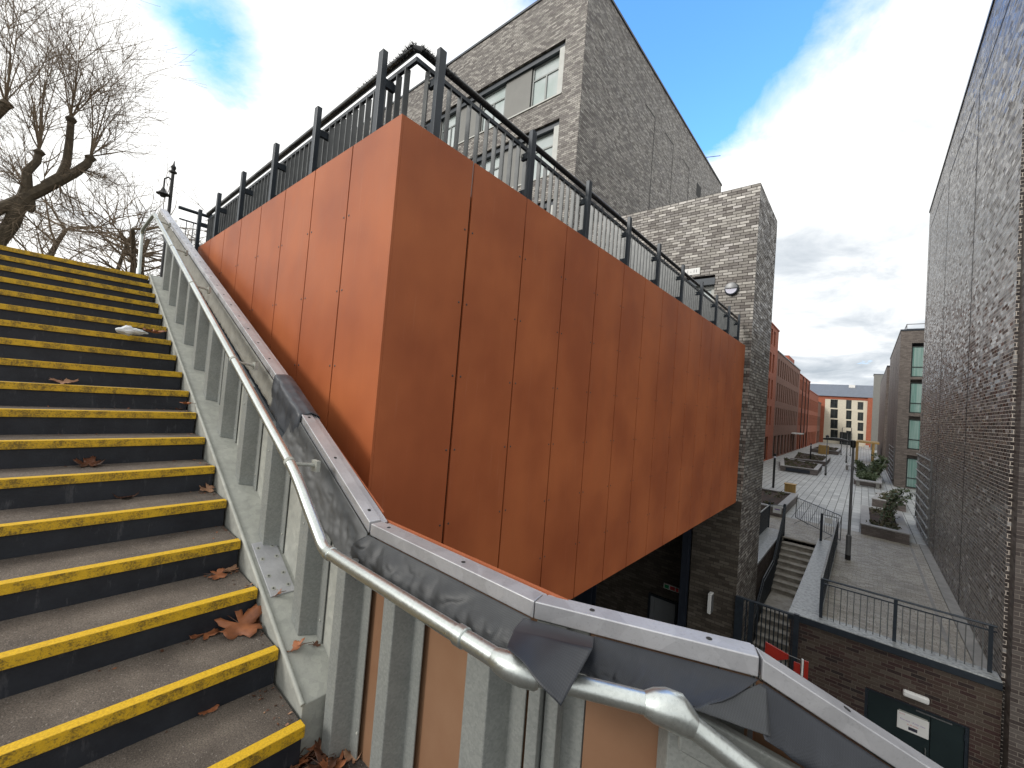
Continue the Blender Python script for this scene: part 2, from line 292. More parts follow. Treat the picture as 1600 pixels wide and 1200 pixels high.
# ------------------------------------------------------------------ mesh builder
ORI = {}
class MB:
    def __init__(s): s.v = []; s.f = []; s.m = []; s.uvs = {}; s.mi = 0
    def face(s, pts, uv=None):
        b = len(s.v); s.v += [V(p) for p in pts]; s.f.append(tuple(range(b, b + len(pts)))); s.m.append(s.mi)
        if uv: s.uvs[len(s.f) - 1] = uv
    def add(s, vs, fs):
        b = len(s.v); s.v += [V(p) for p in vs]
        for f in fs: s.f.append(tuple(b + i for i in f)); s.m.append(s.mi)
    def box(s, x0, x1, y0, y1, z0, z1):
        s.obox((V((x0, 0, 0)) + V((0, y0, z0))), V((x1 - x0, 0, 0)), V((0, y1 - y0, 0)), V((0, 0, z1 - z0)))
    def obox(s, o, a, b, c):
        o = V(o); p = [o, o + a, o + a + b, o + b, o + c, o + a + c, o + a + b + c, o + b + c]
        s.add(p, [(0, 3, 2, 1), (4, 5, 6, 7), (0, 1, 5, 4), (1, 2, 6, 5), (2, 3, 7, 6), (3, 0, 4, 7)])
    def prism(s, pa, pb):
        n = len(pa); s.add(list(pa) + list(pb), [tuple(range(n))[::-1], tuple(range(n, 2 * n))] + [(i, (i + 1) % n, n + (i + 1) % n, n + i) for i in range(n)])
    def beam(s, A, B, side, prof):
        A = V(A); B = V(B); up = V((0, 0, 1))
        s.prism([A + side * a + up * b for a, b in prof], [B + side * a + up * b for a, b in prof])
    def tube(s, pts, r, n=10, cap=True):
        pts = [V(p) for p in pts]; rs = r if isinstance(r, (list, tuple)) else [r] * len(pts)
        b = len(s.v); t = (pts[1] - pts[0]).normalized(); u = t.orthogonal().normalized()
        for i, p in enumerate(pts):
            t = (pts[min(i + 1, len(pts) - 1)] - pts[max(i - 1, 0)])
            if t.length < 1e-9: t = V((0, 0, 1))
            t.normalize(); u = (u - t * u.dot(t)); u = u.normalized() if u.length > 1e-6 else t.orthogonal().normalized(); w = t.cross(u)
            for k in range(n):
                a = 2 * math.pi * k / n; s.v.append(p + (u * math.cos(a) + w * math.sin(a)) * rs[i])
        for i in range(len(pts) - 1):
            for k in range(n):
                s.f.append((b + i * n + k, b + i * n + (k + 1) % n, b + (i + 1) * n + (k + 1) % n, b + (i + 1) * n + k)); s.m.append(s.mi)
        if cap:
            s.f.append(tuple(b + k for k in range(n))[::-1]); s.m.append(s.mi); e = b + (len(pts) - 1) * n; s.f.append(tuple(e + k for k in range(n))); s.m.append(s.mi)
    def lathe(s, c, prof, n=16, axis=V((0, 0, 1))):
        c = V(c); axis = axis.normalized(); s.tube([c + axis * h for r, h in prof], [max(r, 1e-4) for r, h in prof], n)
    def grid(s, P, nu, nv, uvsc=1.0):
        b = len(s.v)
        for j in range(nv + 1):
            for i in range(nu + 1): s.v.append(V(P(i / nu, j / nv)))
        for j in range(nv):
            for i in range(nu):
                a = b + j * (nu + 1) + i; s.f.append((a, a + 1, a + nu + 2, a + nu + 1)); s.m.append(s.mi)
    def build(s, name, mats, parent=None, smooth=False, bevel=0, origin=None, solid=0):
        me = bpy.data.meshes.new(name); root = parent
        while root is not None and root.parent is not None: root = root.parent
        og = ORI.get(root.name, V((0, 0, 0))) if root is not None else (V(origin) if origin is not None else (sum(s.v, V((0, 0, 0))) / max(1, len(s.v)) if s.v else V((0, 0, 0))))
        if root is None and origin is None and s.v: og = V((og.x, og.y, min(p.z for p in s.v)))
        me.from_pydata([p - og for p in s.v], [], s.f)
        for m in (mats if isinstance(mats, (list, tuple)) else [mats]): me.materials.append(MT[m])
        me.polygons.foreach_set('material_index', s.m)
        uvl = me.uv_layers.new(name='UVMap')
        for p in me.polygons:
            n = p.normal; ax = 0 if abs(n.x) > max(abs(n.y), abs(n.z)) * .999 else (1 if abs(n.y) > abs(n.z) else 2)
            for li in p.loop_indices:
                q = me.vertices[me.loops[li].vertex_index].co + og
                uvl.data[li].uv = (q.y, q.z) if ax == 0 else ((q.x, q.z) if ax == 1 else (q.x, q.y))
        if smooth:
            me.polygons.foreach_set('use_smooth', [True] * len(me.polygons))
            if smooth != 'all': me.set_sharp_from_angle(angle=R(35))
        o = bpy.data.objects.new(name, me); C.objects.link(o)
        if root is None: o.location = og; ORI[o.name] = og
        else: o.parent = parent
        if bevel:
            md = o.modifiers.new('bevel', 'BEVEL'); md.width = bevel; md.segments = 2; md.limit_method = 'ANGLE'; md.angle_limit = R(40)
        if solid:
            md = o.modifiers.new('solid', 'SOLIDIFY'); md.thickness = solid; md.offset = 0
        return o
def thing(name, label, cat, loc=(0, 0, 0), group=None):
    o = bpy.data.objects.new(name, None); C.objects.link(o); o.location = loc; ORI[o.name] = V(loc); o.empty_display_size = .1
    o['label'] = label; o['category'] = cat
    if group: o['group'] = group
    return o
def tag(o, label, cat, group=None, kind=None):
    if label: o['label'] = label
    if cat: o['category'] = cat
    if group: o['group'] = group
    if kind: o['kind'] = kind
    return o
def struct(o, label=None):
    o['kind'] = 'structure'
    if label: o['label'] = label
    return o
def Bx(name, mat, parent, *b, bevel=0):
    m = MB(); m.box(*b); return m.build(name, mat, parent, bevel=bevel)
ZP = -4.65      # plaza level
ZG = -7.6       # lower ground level
ZL = -1.67      # landing

# ================================================================== setting
m = MB(); m.box(-900, 900, -900, 900, ZG - 2, ZG); struct(m.build('ground', 'tarmac'), 'dark tarmac ground at the lower level')
m = MB()   # plaza with a notch for the stairwell (sheet of slabs)
zt = ZP; zb = ZG + .01
m.box(-.78, 2.1, 12.30, 24.2, zb, zt); m.box(-40, -2.9, 14.2, 24.2, zb, zt); m.box(-2.9, -.78, 20.1, 24.2, zb, zt)
m.mi = 1; m.box(-40, 40, 24.2, 140, zb, zt)
struct(m.build('plaza', ['pavers_near', 'pavers_far']), 'block paved plaza, small blocks near and long pale blocks beyond')
m = MB(); m.box(-1.80, 1.7, -3.0, 1.25, ZL - .25, ZL); struct(m.build('landing', 'landing'), 'dark gritty landing at the foot of the yellow edged steps')
m = MB(); m.prism([V((-7.9, -40, ZG)), V((-7.9, -40, 1.28)), V((-120, -40, 1.28)), V((-120, -40, ZG))], [V((-7.9, 1.3, ZG)), V((-7.9, 1.3, 1.28)), V((-120, 1.3, 1.28)), V((-120, 1.3, ZG))])
m.prism([V((-8.4, 1.3, ZG)), V((-8.4, 1.3, 1.2)), V((-120, 1.3, 1.2)), V((-120, 1.3, ZG))], [V((-8.4, 50, ZG)), V((-8.4, 50, 1.2)), V((-120, 50, 1.2)), V((-120, 50, ZG))])
struct(m.build('embankment', 'earth'), 'earth bank and upper path level behind the top of the steps')

# ================================================================== upper staircase
SX0 = -7.796; GO = .353; RI = .165
def yo(x): return max(0.0, .0205 * (-1.8 - x))
st = thing('staircase', 'wide outdoor staircase with dark risers and worn yellow step edges', 'stairs', (-4, -.8, ZL))
m = MB()
xs = [SX0 + GO * k for k in range(18)]
prof = [(-7.9, ZG + .01), (-7.9, 1.3 + .012)]
for k in range(18):
    zt_ = 1.3 - RI * k + .012
    prof.append((xs[k] - .018, zt_)); prof.append((xs[k] - .018, zt_ - RI))
prof.append((-1.81, 1.3 - RI * 18 + .012)); prof.append((-1.81, ZG + .01))
# extrude with the slightly turned right-hand edge
n = len(prof); va = [V((x, -3.0, z)) for x, z in prof]; vb = [V((x, .90 + yo(x), z)) for x, z in prof]
m.add(va + vb, [tuple(range(n)), tuple(range(n, 2 * n))[::-1]])
for i in range(n):
    j = (i + 1) % n; horiz = abs(prof[i][1] - prof[j][1]) < 1e-6
    m.mi = 0 if horiz else 1
    m.face([va[i], vb[i], vb[j], va[j]])
bod = m.build('steps', ['tread', 'riser'], st)
bm = bmesh.new(); bm.from_mesh(bod.data); bmesh.ops.remove_doubles(bm, verts=bm.verts, dist=1e-4); bmesh.ops.recalc_face_normals(bm, faces=bm.faces); bm.to_mesh(bod.data); bm.free()
for k in range(18):
    x = xs[k]; z = 1.3 - RI * k; ye = .905 + yo(x); m = MB()
    m.prism([V((x, -3, z - .033)), V((x, -3, z + .018)), V((x - .05, -3, z + .018)), V((x - .05, -3, z + .0125)), V((x - .017, -3, z + .0125)), V((x - .017, -3, z - .033))],
            [V((x, ye, z - .033)), V((x, ye, z + .018)), V((x - .05, ye, z + .018)), V((x - .05, ye, z + .0125)), V((x - .017, ye, z + .0125)), V((x - .017, ye, z - .033))])
    m.build('step_nosing', 'yellow', st, bevel=.003)
def cz(x): return 1.325 - .4674 * (x - SX0)     # top plane of the stringer
m = MB()
def curbsec(x, yo0, yo1, dz0, dz1):
    y = yo(x); z = cz(x); return [V((x, yo0 + y, z + dz0)), V((x, yo1 + y, z + dz0)), V((x, yo1 + y, z + dz1)), V((x, yo0 + y, z + dz1))]
xe = -1.865
m.prism(curbsec(-7.86, .915, 1.19, -.30, 0), curbsec(xe, .915, 1.19, -.235, 0))
# rounded raised inner edge
m.tube([V((-7.86, .918 + yo(-7.86), cz(-7.86))), V((xe, .918 + yo(xe), cz(xe)))], .012, 8)
m.build('stringer', 'galv_curb', st, bevel=.004)
# splice plate with eight countersunk screws
m = MB(); xa, xb = -2.80, -2.42
m.prism(curbsec(xa, .945, 1.075, .001, .007), curbsec(xb, .945, 1.075, .001, .007)); sp_ = m.build('splice_plate', 'cap', st, bevel=.002)
for fx in (.12, .34, .66, .88):
    for fy in (.2, .8):
        x = xa + (xb - xa) * fx; y = .945 + .13 * fy + yo(x); c = V((x, y, cz(x) + .006)); nn = V((.4234, 0, .906)).normalized()
        m = MB(); m.lathe(c, [(.0001, .0), (.013, 0), (.013, .002), (.010, .0025), (.0001, .0026)], 12, nn); m.mi = 1; m.lathe(c + nn * .0026, [(.0001, 0), (.0055, 0), (.0055, .0006), (.0001, .0007)], 8, nn)
        m.build('screw', ['galv_curb', 'dark'], sp_)

# ================================================================== parapet barrier beside the stairs
pb = thing('stair_parapet', 'galvanised ribbed steel parapet with silver coping beside the staircase', 'parapet', (-1.8, 1.1, ZL))
P1 = V((-.755, 1.07, -.62)); P2 = V((-.185, 1.29, -.62)); d2 = (P2 - P1).normalized()
th3 = R(26.5); d3 = V((math.cos(th3), math.sin(th3), -.467)); P3 = P2 + V((.008, .004, -.004)); P4 = P3 + d3 * 1.15
P0 = V((-1.695, 1.07, -.62))
def capline(x): return V((x, 1.07 + yo(x), (-.62 + .4917 * (P0.x - x)) if x > -2.9 else (-.0275 + .446 * (-2.9 - x))))
def rib(xa, F, zb, zt, w=.10):
    # F: maps (along, outward) to xy ; profile of one folded rib with its bolted flange
    pr = [(0, 0), (w, 0), (w + .028, .085), (w + .085, .085), (w + .085, .092), (w + .02, .092), (-.02, .092), (-.005, .02)]
    m = MB(); A = []; B = []
    for a, d in pr:
        p = F(xa + a, d); A.append(V((p.x, p.y, zb(p)))); B.append(V((p.x, p.y, zt(p))))
    m.prism(A, B); return m
F0 = lambda a, d: V((a, 1.0 + yo(a) + d, 0))
F2 = lambda a, d: P1 + V((d2.x, d2.y, 0)) * a + V((-d2.y, d2.x, 0)) * (d - .07)
def boltat(parent, c, n=V((0, -1, 0)), r=.007):
    m = MB(); m.lathe(c, [(.0001, 0), (r, 0), (r, .003), (r * .6, .005), (.0001, .0055)], 8, n); m.build('bolt', 'galv_curb', parent, smooth=True)
ribx = [-2.27 - .565 * i for i in range(10)]
ribx[1:] = [-2.87 - .567 * i for i in range(9)]
zcb = lambda p: cz(p.x) + .001
zct = lambda p: capline(p.x).z - (.225 if p.x < -2.8 else .29)
for x in ribx:
    r_ = rib(x, F0, zcb, zct).build('rib', 'galv_post', pb, bevel=.004)
    xx = x + .155; boltat(r_, V((xx, 1.085 + yo(xx), cz(xx) + .10)))
    xx = x + .05; boltat(r_, V((xx, 1.0 + yo(xx), capline(xx).z - .38)), r=.005)
for x in (-1.825, -1.44, -.955):
    r_ = rib(x, F0, lambda p: ZL + .002, lambda p: -.80 - max(0,(1.03-p.y))*.9, w=.10 if x > -1.0 else .075).build('rib', 'galv_post', pb, bevel=.004)
    boltat(r_, V((x + .15, 1.085, -1.55))); boltat(r_, V((x + .15, 1.085, -.80)), r=.005)
r_ = rib(.40, F2, lambda p: ZL + .002, lambda p: -.80, w=.105).build('rib', 'galv_post', pb, bevel=.004)
# back panels
m = MB(); m.prism(*[[V((x, 1.095 + yo(x), cz(x) - .1)), V((x, 1.105 + yo(x), cz(x) - .1)), V((x, 1.105 + yo(x), capline(x).z - .05)), V((x, 1.095 + yo(x), capline(x).z - .05))] for x in (-7.7, -1.70)])
m.build('back_panel', 'galv_curb', pb)
for x in [ribx[i] + .45 for i in range(9)]:   # horizontal lap joint of each pan
    pass
def bp(name, a, b, mat):
    m = MB(); m.prism([V((a.x, a.y, ZL)), V((b.x, b.y, ZL)), V((b.x, b.y + .008, ZL)), V((a.x, a.y + .008, ZL))], [V((a.x, a.y, -.66)), V((b.x, b.y, -.66)), V((b.x, b.y + .008, -.66)), V((a.x, a.y + .008, -.66))]); return m.build(name, mat, pb)
bp('back_panel', V((-1.70, 1.11, 0)), V((-1.34, 1.11, 0)), 'tan'); bp('back_panel', V((-1.335, 1.11, 0)), V((-.76, 1.11, 0)), 'tan')
q0 = F2(.02, .105); q1 = F2(.17, .105); q2 = F2(.175, .105); q3 = F2(.52, .105); q4 = F2(.525, .105); q5 = F2(.60, .105)
bp('back_panel', q0, q1, 'galv_post'); bp('back_panel', q2, q3, 'tan'); bp('back_panel', q4, q5, 'tan')
# narrow folded strip next to the corner rib
m = MB()
for a0, a1, dd in ((.015, .05, .03), (.06, .10, .055)):
    A = [F2(a0, dd), F2(a1, dd), F2(a1 + .01, .10), F2(a0 - .005, .10)]
    m.prism([V((p.x, p.y, ZL)) for p in A], [V((p.x, p.y, -.68)) for p in A])
m.build('corner_strip', 'galv_post', pb, bevel=.003)
# lower riser of the third section (descending)
m = MB(); s3 = V((-math.sin(th3), math.cos(th3), 0))
m.beam(P3 + V((0, 0, -.10)), P4 + V((0, 0, -.10)), s3, [(.03, -1.2), (.042, -1.2), (.042, .03), (.03, .03)]); m.build('back_panel', 'tan', pb)
for k_ in (.32, .78):
    m = MB(); F3 = lambda a, d: P3 + V((math.cos(th3), math.sin(th3), 0)) * a + s3 * (d - .09); A = []; B = []
    for a, d in [(0, 0), (.10, 0), (.128, .085), (.185, .085), (.185, .092), (.12, .092), (-.02, .092), (-.005, .02)]:
        p = F3(k_ + a, d); A.append(V((p.x, p.y, -2.2))); B.append(V((p.x, p.y, P3.z - .467 * (k_ + a) - .22)))
    m.prism(A, B); m.build('rib', 'galv_post', pb, bevel=.004)
# coping: inner rail + sunk outer ledge
CAPP = [(0, -.052), (.062, -.052), (.062, 0), (0, 0)]
CAPL = [(.0625, -.052), (.098, -.052), (.098, -.014), (.0625, -.014)]
def cap(A, B, side, sideB=None, holes=(), mA=V((0, 0, 0)), mB=V((0, 0, 0))):
    m = MB(); up = V((0, 0, 1)); sideB = sideB or side
    for pr in (CAPP, CAPL): m.prism([A + side * a + up * b for a, b in pr], [B + sideB * a + up * b for a, b in pr])
    c = m.build('coping', 'cap', pb, bevel=.003)
    d = (B - A).normalized(); nn = side.cross(d).normalized(); nn = nn if nn.z > 0 else -nn
    for t in holes:
        p = A + (B - A) * t + side * .033; h = MB(); h.lathe(p + nn * .0005, [(.0001, 0), (.008, 0), (.008, .0012), (.0001, .0013)], 10, nn); h.build('bolt_hole', 'dark', c)
    return c
Ys = V((0, 1, 0))
cx = lambda x: capline(x)
xu0, xu1 = -8.9, -2.93
n_ = 17
cap(cx(xu0), cx(xu1), Ys, holes=[1 - (i + .3) * .0465 for i in range(20)])
cap(cx(-2.64), cx(-1.705), Ys, holes=(.12, .52, .93))
mit = (V((-d2.y, d2.x, 0)) + Ys).normalized() * (1 / math.cos(math.acos(max(-1, min(1, V((-d2.y, d2.x, 0)).dot(Ys)))) / 2))
cap(P0 + V((.003, 0, 0)), P1, Ys, mit, holes=(.10, .62))
cap(P1 + d2 * .003, P2, mit, V((-d2.y, d2.x, 0)), holes=(.27, .80))
cap(P3, P4, s3, holes=(.18, .62))
# taupe strip under the upper coping
def strip(x0, x1, h, mat, lab=None, amp=.006, seed=0, dy=.0, top=-.012, wig=0):
    m = MB()
    def P(u, v):
        x = x0 + (x1 - x0) * u; c = capline(x); hh = h + wig * noise.noise(V((x * 6, seed, 0)))
        return V((x, c.y - .006 - dy * v + amp * noise.noise(V((x * 22, v * 3, seed))) * (0.2 + v), c.z + top - .04 - hh * v)) + V((0, -.0035 * math.sin(x * 95 + 2 * noise.noise(V((x * 9, 0, 1)))) * math.sin(math.pi * min(1, v * 1.1)) * (1 if x < -3.2 else .3), 0))
    m.grid(P, max(8, int(abs(x1 - x0) * 30)), 8); return m.build('cover_strip', mat, pb, smooth='all', solid=.002)
strip(xu0, -3.0, .15, 'taupe', amp=.012, seed=2, dy=.02)
# dark slot below the strip and the wrapped membranes
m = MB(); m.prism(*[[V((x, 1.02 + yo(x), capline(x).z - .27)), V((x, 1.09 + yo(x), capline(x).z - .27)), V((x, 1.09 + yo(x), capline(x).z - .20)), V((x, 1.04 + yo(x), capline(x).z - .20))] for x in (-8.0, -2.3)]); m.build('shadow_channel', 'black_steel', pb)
def ruled(name, top, bot, mat, nu=90, nv=26, amp=.01, seed=1, fr=9, sag=0.0, lab=None):
    top = [V(p) for p in top]; bot = [V(p) for p in bot]
    def along(L, t):
        d = [0]
        for i in range(len(L) - 1): d.append(d[-1] + (L[i + 1] - L[i]).length)
        q = t * d[-1]
        for i in range(len(L) - 1):
            if q <= d[i + 1] or i == len(L) - 2:
                k = (q - d[i]) / max(1e-6, d[i + 1] - d[i]); return L[i].lerp(L[i + 1], min(1, max(0, k)))
    m = MB()
    def P(u, v):
        a = along(top, u); b = along(bot, u); p = a.lerp(b, v)
        w = min(1, v * 3)
        q_ = V((p.x * fr * .9 + p.z * fr * .6, p.z * fr * .9 - p.x * fr * .35 + seed * 3.1, seed)); k = 2.2 * abs(noise.noise(q_)) + 1.0 * abs(noise.noise(q_ * 2.7)) + .35 * abs(noise.noise(q_ * 6.1)) - .5
        return p + V((0, -1, 0.1)) * (amp * k * w) + V((0, -1, -.25)) * (sag * math.sin(math.pi * v))
    m.grid(P, nu, nv); o = m.build(name, mat, pb, smooth='all', solid=.0015)
    if lab: o['label'] = lab
    return o
c = capline
def off(p, dy, dz): return V((p.x, p.y + dy, p.z + dz))
# wrap between the two coping pieces
m = MB()
def Pw(u, v):
    x = -3.03 + .48 * u; c0 = capline(x); path = [(-.03, -.22), (-.02, -.10), (-.008, -.004), (.05, .006), (.10, -.006), (.108, -.07)]
    t = v * (len(path) - 1); i = min(len(path) - 2, int(t)); k = t - i
    a = path[i][0] + (path[i + 1][0] - path[i][0]) * k; b = path[i][1] + (path[i + 1][1] - path[i][1]) * k
    w = .012 * noise.noise(V((x * 14, v * 5, 3))) + .008 * abs(noise.noise(V((x * 30, v * 9, 8))))
    return V((x, c0.y + a - w, c0.z + b + w * .8 + .004))
m.grid(Pw, 26, 26); m.build('membrane_wrap', 'memb_wrap', pb, smooth='all', solid=.0015)['label'] = 'crumpled blue grey membrane wrapped over the gap in the coping'
ruled('membrane', [off(c(-2.64), -.008, -.04), off(c(-1.70), -.008, -.045)], [off(c(-2.70), -.05, -.24), off(c(-2.2), -.06, -.26), V((-1.80, 1.0, -.80)), V((-1.62, .985, -.83))], 'memb_plain', amp=.011, seed=4, fr=7, lab='wrinkled smooth grey membrane below the coping at the foot of the slope')
ruled('membrane', [off(P0, -.008, -.05), off(P1, -.008, -.05)], [aty(528, 866, 1.0), aty(650, 950, .985), aty(788, 1036, .965)], 'memb_light', amp=.016, seed=7, fr=6, sag=.01, lab='grey woven membrane hanging below the level coping')
i2 = V((d2.y, -d2.x, 0))   # inward normal of section two
tA = P1 + d2 * .01 + i2 * .008 + V((0, 0, -.052)); tB = P2 + i2 * .008 + V((0, 0, -.052))
m = MB(); eB = tA + (tB - tA) * .30
rowsF = [(tA + i2 * .004 + (tA - tB) * .06, eB + i2 * .004), (aty(803, 985, .90), aty(925, 1014, .90)), (aty(795, 1012, .80), aty(875, 1104, .80))]
def Pf(u, v):
    t = v * 2; k = min(1, int(t)); f = t - k
    a = rowsF[k][0].lerp(rowsF[k + 1][0], f); b = rowsF[k][1].lerp(rowsF[k + 1][1], f)
    p = a.lerp(b, u); return p + V((0, -1, .3)) * (.006 * noise.noise(V((p.x * 15, p.z * 15, 4))) + .004 * math.sin(9 * u + 2 * v))
m.grid(Pf, 30, 30); m.build('membrane_flap', 'memb', pb, smooth='all', solid=.0015)['label'] = 'pointed corner of black woven membrane hanging over the handrail'
b2a = aty(905, 1052, 1.03); b2b = aty(1090, 1104, 1.10)
ruled('membrane', [tA + (tB - tA) * .30, tB], [b2a, b2a.lerp(b2b, .5) + V((0, 0, -.01)), b2b], 'memb', amp=.020, seed=11, fr=8, sag=.02, lab='black woven membrane below the second coping length')
# folded light triangle and the dark sheet along the falling section
fo = P3 + V((.0, -.012, -.055))
ruled('membrane_fold', [fo, fo + V((.012, -.003, -.004))], [b2b + V((-.01, -.02, 0)), aty(1205, 1152, 1.18)], 'memb_light', nu=12, nv=16, amp=.004, seed=13, lab='pale folded triangle of woven membrane at the coping corner')
s3i = -s3
ruled('membrane', [P3 + s3i * .008 + V((0, 0, -.055)), P4 + s3i * .008 + V((0, 0, -.055))], [aty(1198, 1150, 1.19), P3 + d3 * .5 + s3i * .02 + V((0, 0, -.235)), P4 + s3i * .02 + V((0, 0, -.245))], 'memb', amp=.018, seed=17, fr=6, sag=.03, lab='black woven membrane sagging below the falling coping')
m = MB(); m.beam(aty(1062, 1100, 1.13), aty(1400, 1290, 1.42), s3i, [(-.0, -.10), (.02, -.10), (.03, .015), (.0, .015)]); m.build('lower_rail', 'galv_post', pb, bevel=.006)
# orange outer cladding edge of the parapet
m = MB(); m.box(-1.76, -.70, 1.172, 1.180, -2.3, -.628); m.prism([V((-1.76, 1.172, -2.3)), V((-1.76, 1.18, -2.3)), V((-1.76, 1.18, -.60)), V((-1.76, 1.172, -.60))], [V((-2.6, 1.192, -2.3)), V((-2.6, 1.20, -2.3)), V((-2.6, 1.20, -.215)), V((-2.6, 1.192, -.215))])
m.build('outer_cladding', 'orange_edge', pb)

# ================================================================== galvanised handrail
hr = thing('stair_handrail', 'galvanised tubular handrail running down beside the yellow edged steps', 'handrail', (-1.66, .86, ZL))
RT = .0335
h0 = aty(222, 360, .98); h1 = aty(217, 428, .98); hA = V((-7.72, 1.0, 2.19)); hB = V((-2.02, .866, -.448)); hC = V((-1.66, .86, -.69)); hD = V((-.672, .852, -.68))
def bend(a, b, c_, r, n=7):
    u = (a - b).normalized(); w = (c_ - b).normalized(); out = []
    for i in range(n + 1):
        t = i / n; out.append((b + u * r) * (1 - t) ** 2 + b * 2 * t * (1 - t) + (b + w * r) * t ** 2)
    return out
m = MB(); m.tube([h1] + bend(h1, h0, hA, .12) + bend(h0, hA, hB, .10) , .024, 14); m.tube([h1, V((h1.x, h1.y, 1.31))], .026, 12)
m.build('end_post', 'galv', hr, smooth=True)
m = MB(); m.tube([hA + (hB - hA).normalized() * .10, hB + (hA - hB).normalized() * .15] + bend(hA, hB, V((-1.70, .86, -.70)), .14)[1:] + bend(hB, hC + V((-.03, 0, 0)), hD, .05), [.0225] * 2 + [.0235] * 6 + [.024] * 9, 16); m.build('sloping_tube', 'galv', hr, smooth=True)
m = MB(); m.tube([hC + V((.0, 0, 0)), V((-.80, .853, -.681))], .0242, 20); m.build('level_tube', 'galv', hr, smooth=True)
def collar(c_, d, r=.029, w=.045, gapn=True):
    m = MB(); d = d.normalized(); m.lathe(c_ - d * w / 2, [(r * .90, 0), (r, .003), (r, w - .003), (r * .90, w)], 20, d); o = m.build('tube_socket', 'galv', hr, smooth=True)
collar(hC + V((.02, 0, 0)), hD - hC, .0275, .035); collar(V((-.842, .853, -.681)), hD - hC, .0288, .035)
m = MB(); m.tube([V((-.81, .853, -.681)), hD + V((-.035, 0, 0))], .0248, 20); m.build('level_tube', 'galv', hr, smooth=True)
e1 = V((-.50, .915, -.682)); e2 = V((-.318, 1.02, -.685)); 
m = MB(); m.tube([hD + V((-.04, 0, 0)), hD + V((-.02, 0, 0)), hD + V((.01, .004, -.001)), hD + V((.04, .016, -.004)), hD + V((.075, .03, -.006)), hD + V((.08, .033, -.006))], [.0255, .030, .034, .035, .032, .026], 20); m.build('elbow_fitting', 'galv', hr, smooth=True)
m = MB(); m.tube([hD + V((.06, .025, -.005)), e2 + (e1 - e2).normalized() * .03], .0242, 20); m.build('level_tube', 'galv', hr, smooth=True)
de = (e2 - e1).normalized(); dd3 = V((math.cos(R(24)), math.sin(R(24)), -.50)).normalized()
m = MB(); m.tube([e2 - de * .055, e2 - de * .035, e2 - de * .01, e2 + (de + dd3) * .008, e2 + dd3 * .035, e2 + dd3 * .058], [.026, .035, .040, .041, .036, .027], 22); m.build('elbow_fitting', 'galv', hr, smooth=True)
m = MB(); m.tube([e2 + dd3 * .04, e2 + dd3 * 1.3], .0242, 20); m.build('falling_tube', 'galv', hr, smooth=True)
for x in (-7.35, -6.0, -4.75, -3.22, -2.13):    # brackets with a band round the tube
    t = (x - hA.x) / (hB.x - hA.x); p = hA.lerp(hB, t); d = (hB - hA).normalized()
    b_ = MB(); b_.lathe(p - d * .012, [(.0235, 0), (.0255, .002), (.0255, .022), (.0235, .024)], 14, d)
    b_.tube([p + V((0, .024, -.012)), p + V((0, .10, -.02)), p + V((0, .135, -.03))], [.009, .009, .012], 8)
    b_.box(p.x - .03, p.x + .03, p.y + .12, p.y + .14, p.z - .055, p.z + .0)
    b_.build('bracket', 'galv_curb', hr, smooth=True)

# ================================================================== orange clad bridge deck
OX, OY, OT, OB = -2.31, 1.42, 1.75, -2.09
ob = thing('footbridge_deck', 'orange clad raised walkway box spanning from the steps to the brick tower', 'footbridge', (OX, OY, OB))
YE = 11.42
m = MB(); m.box(-8.2, OX - .03, OY + .03, YE - .01, OB + .02, OT - .25); m.build('core', 'dark', ob)
m = MB(); m.box(-8.2, OX - .02, OY + .02, YE - .01, OB - .001, OB + .018); m.build('soffit', 'steelcol', ob)
m = MB(); m.box(-8.2, OX - .04, OY + .04, YE - .01, 1.33, 1.35); m.build('deck_floor', 'concrete', ob)
jl = [OX - .0] + [-2.92 - .605 * i for i in range(8)]
jr = [OY] + [2.065 + .6445 * i for i in range(15)]; jr[-1] = YE
rz = [1.22 - .545 * i for i in range(6)]
def rivets(par, pts, n, near):
    if near:
        for p in pts:
            m = MB(); m.lathe(p, [(.0001, 0), (.0085, 0), (.0075, .002), (.004, .0035), (.0001, .004)], 8, n); m.build('rivet', 'bolt', par)
        return
    m = MB()
    for p in pts: m.lathe(p, [(.0001, 0), (.0085, 0), (.0075, .002), (.004, .0035), (.0001, .004)], 8, n)
    m.build('rivets', 'bolt', par)['kind'] = 'stuff'
for i in range(len(jl) - 1):
    a, b = jl[i] - .007, jl[i + 1] + .007
    if i == 0: a = OX
    m = MB(); m.box(b, a, OY, OY + .018, OB, OT); p = m.build('cladding_panel', 'orange', ob, bevel=.0015)
    ed = [b + .03] + ([a - .03] if i else [])
    rivets(p, [V((x, OY, z)) for x in ed for z in rz], V((0, -1, 0)), i < 4)
for i in range(len(jr) - 1):
    a, b = jr[i] + (.010 if i == 1 else .0075), jr[i + 1] - (.010 if i == 0 else .0075)
    if i == 0: a = OY + .0185
    m = MB(); m.box(OX - .018, OX, a, b, OB, OT); p = m.build('cladding_panel', 'orange', ob, bevel=.0015)
    rivets(p, [V((OX, y, z)) for y in ((a + .03, b - .03) if i else (b - .03,)) for z in rz], V((1, 0, 0)), i < 5)

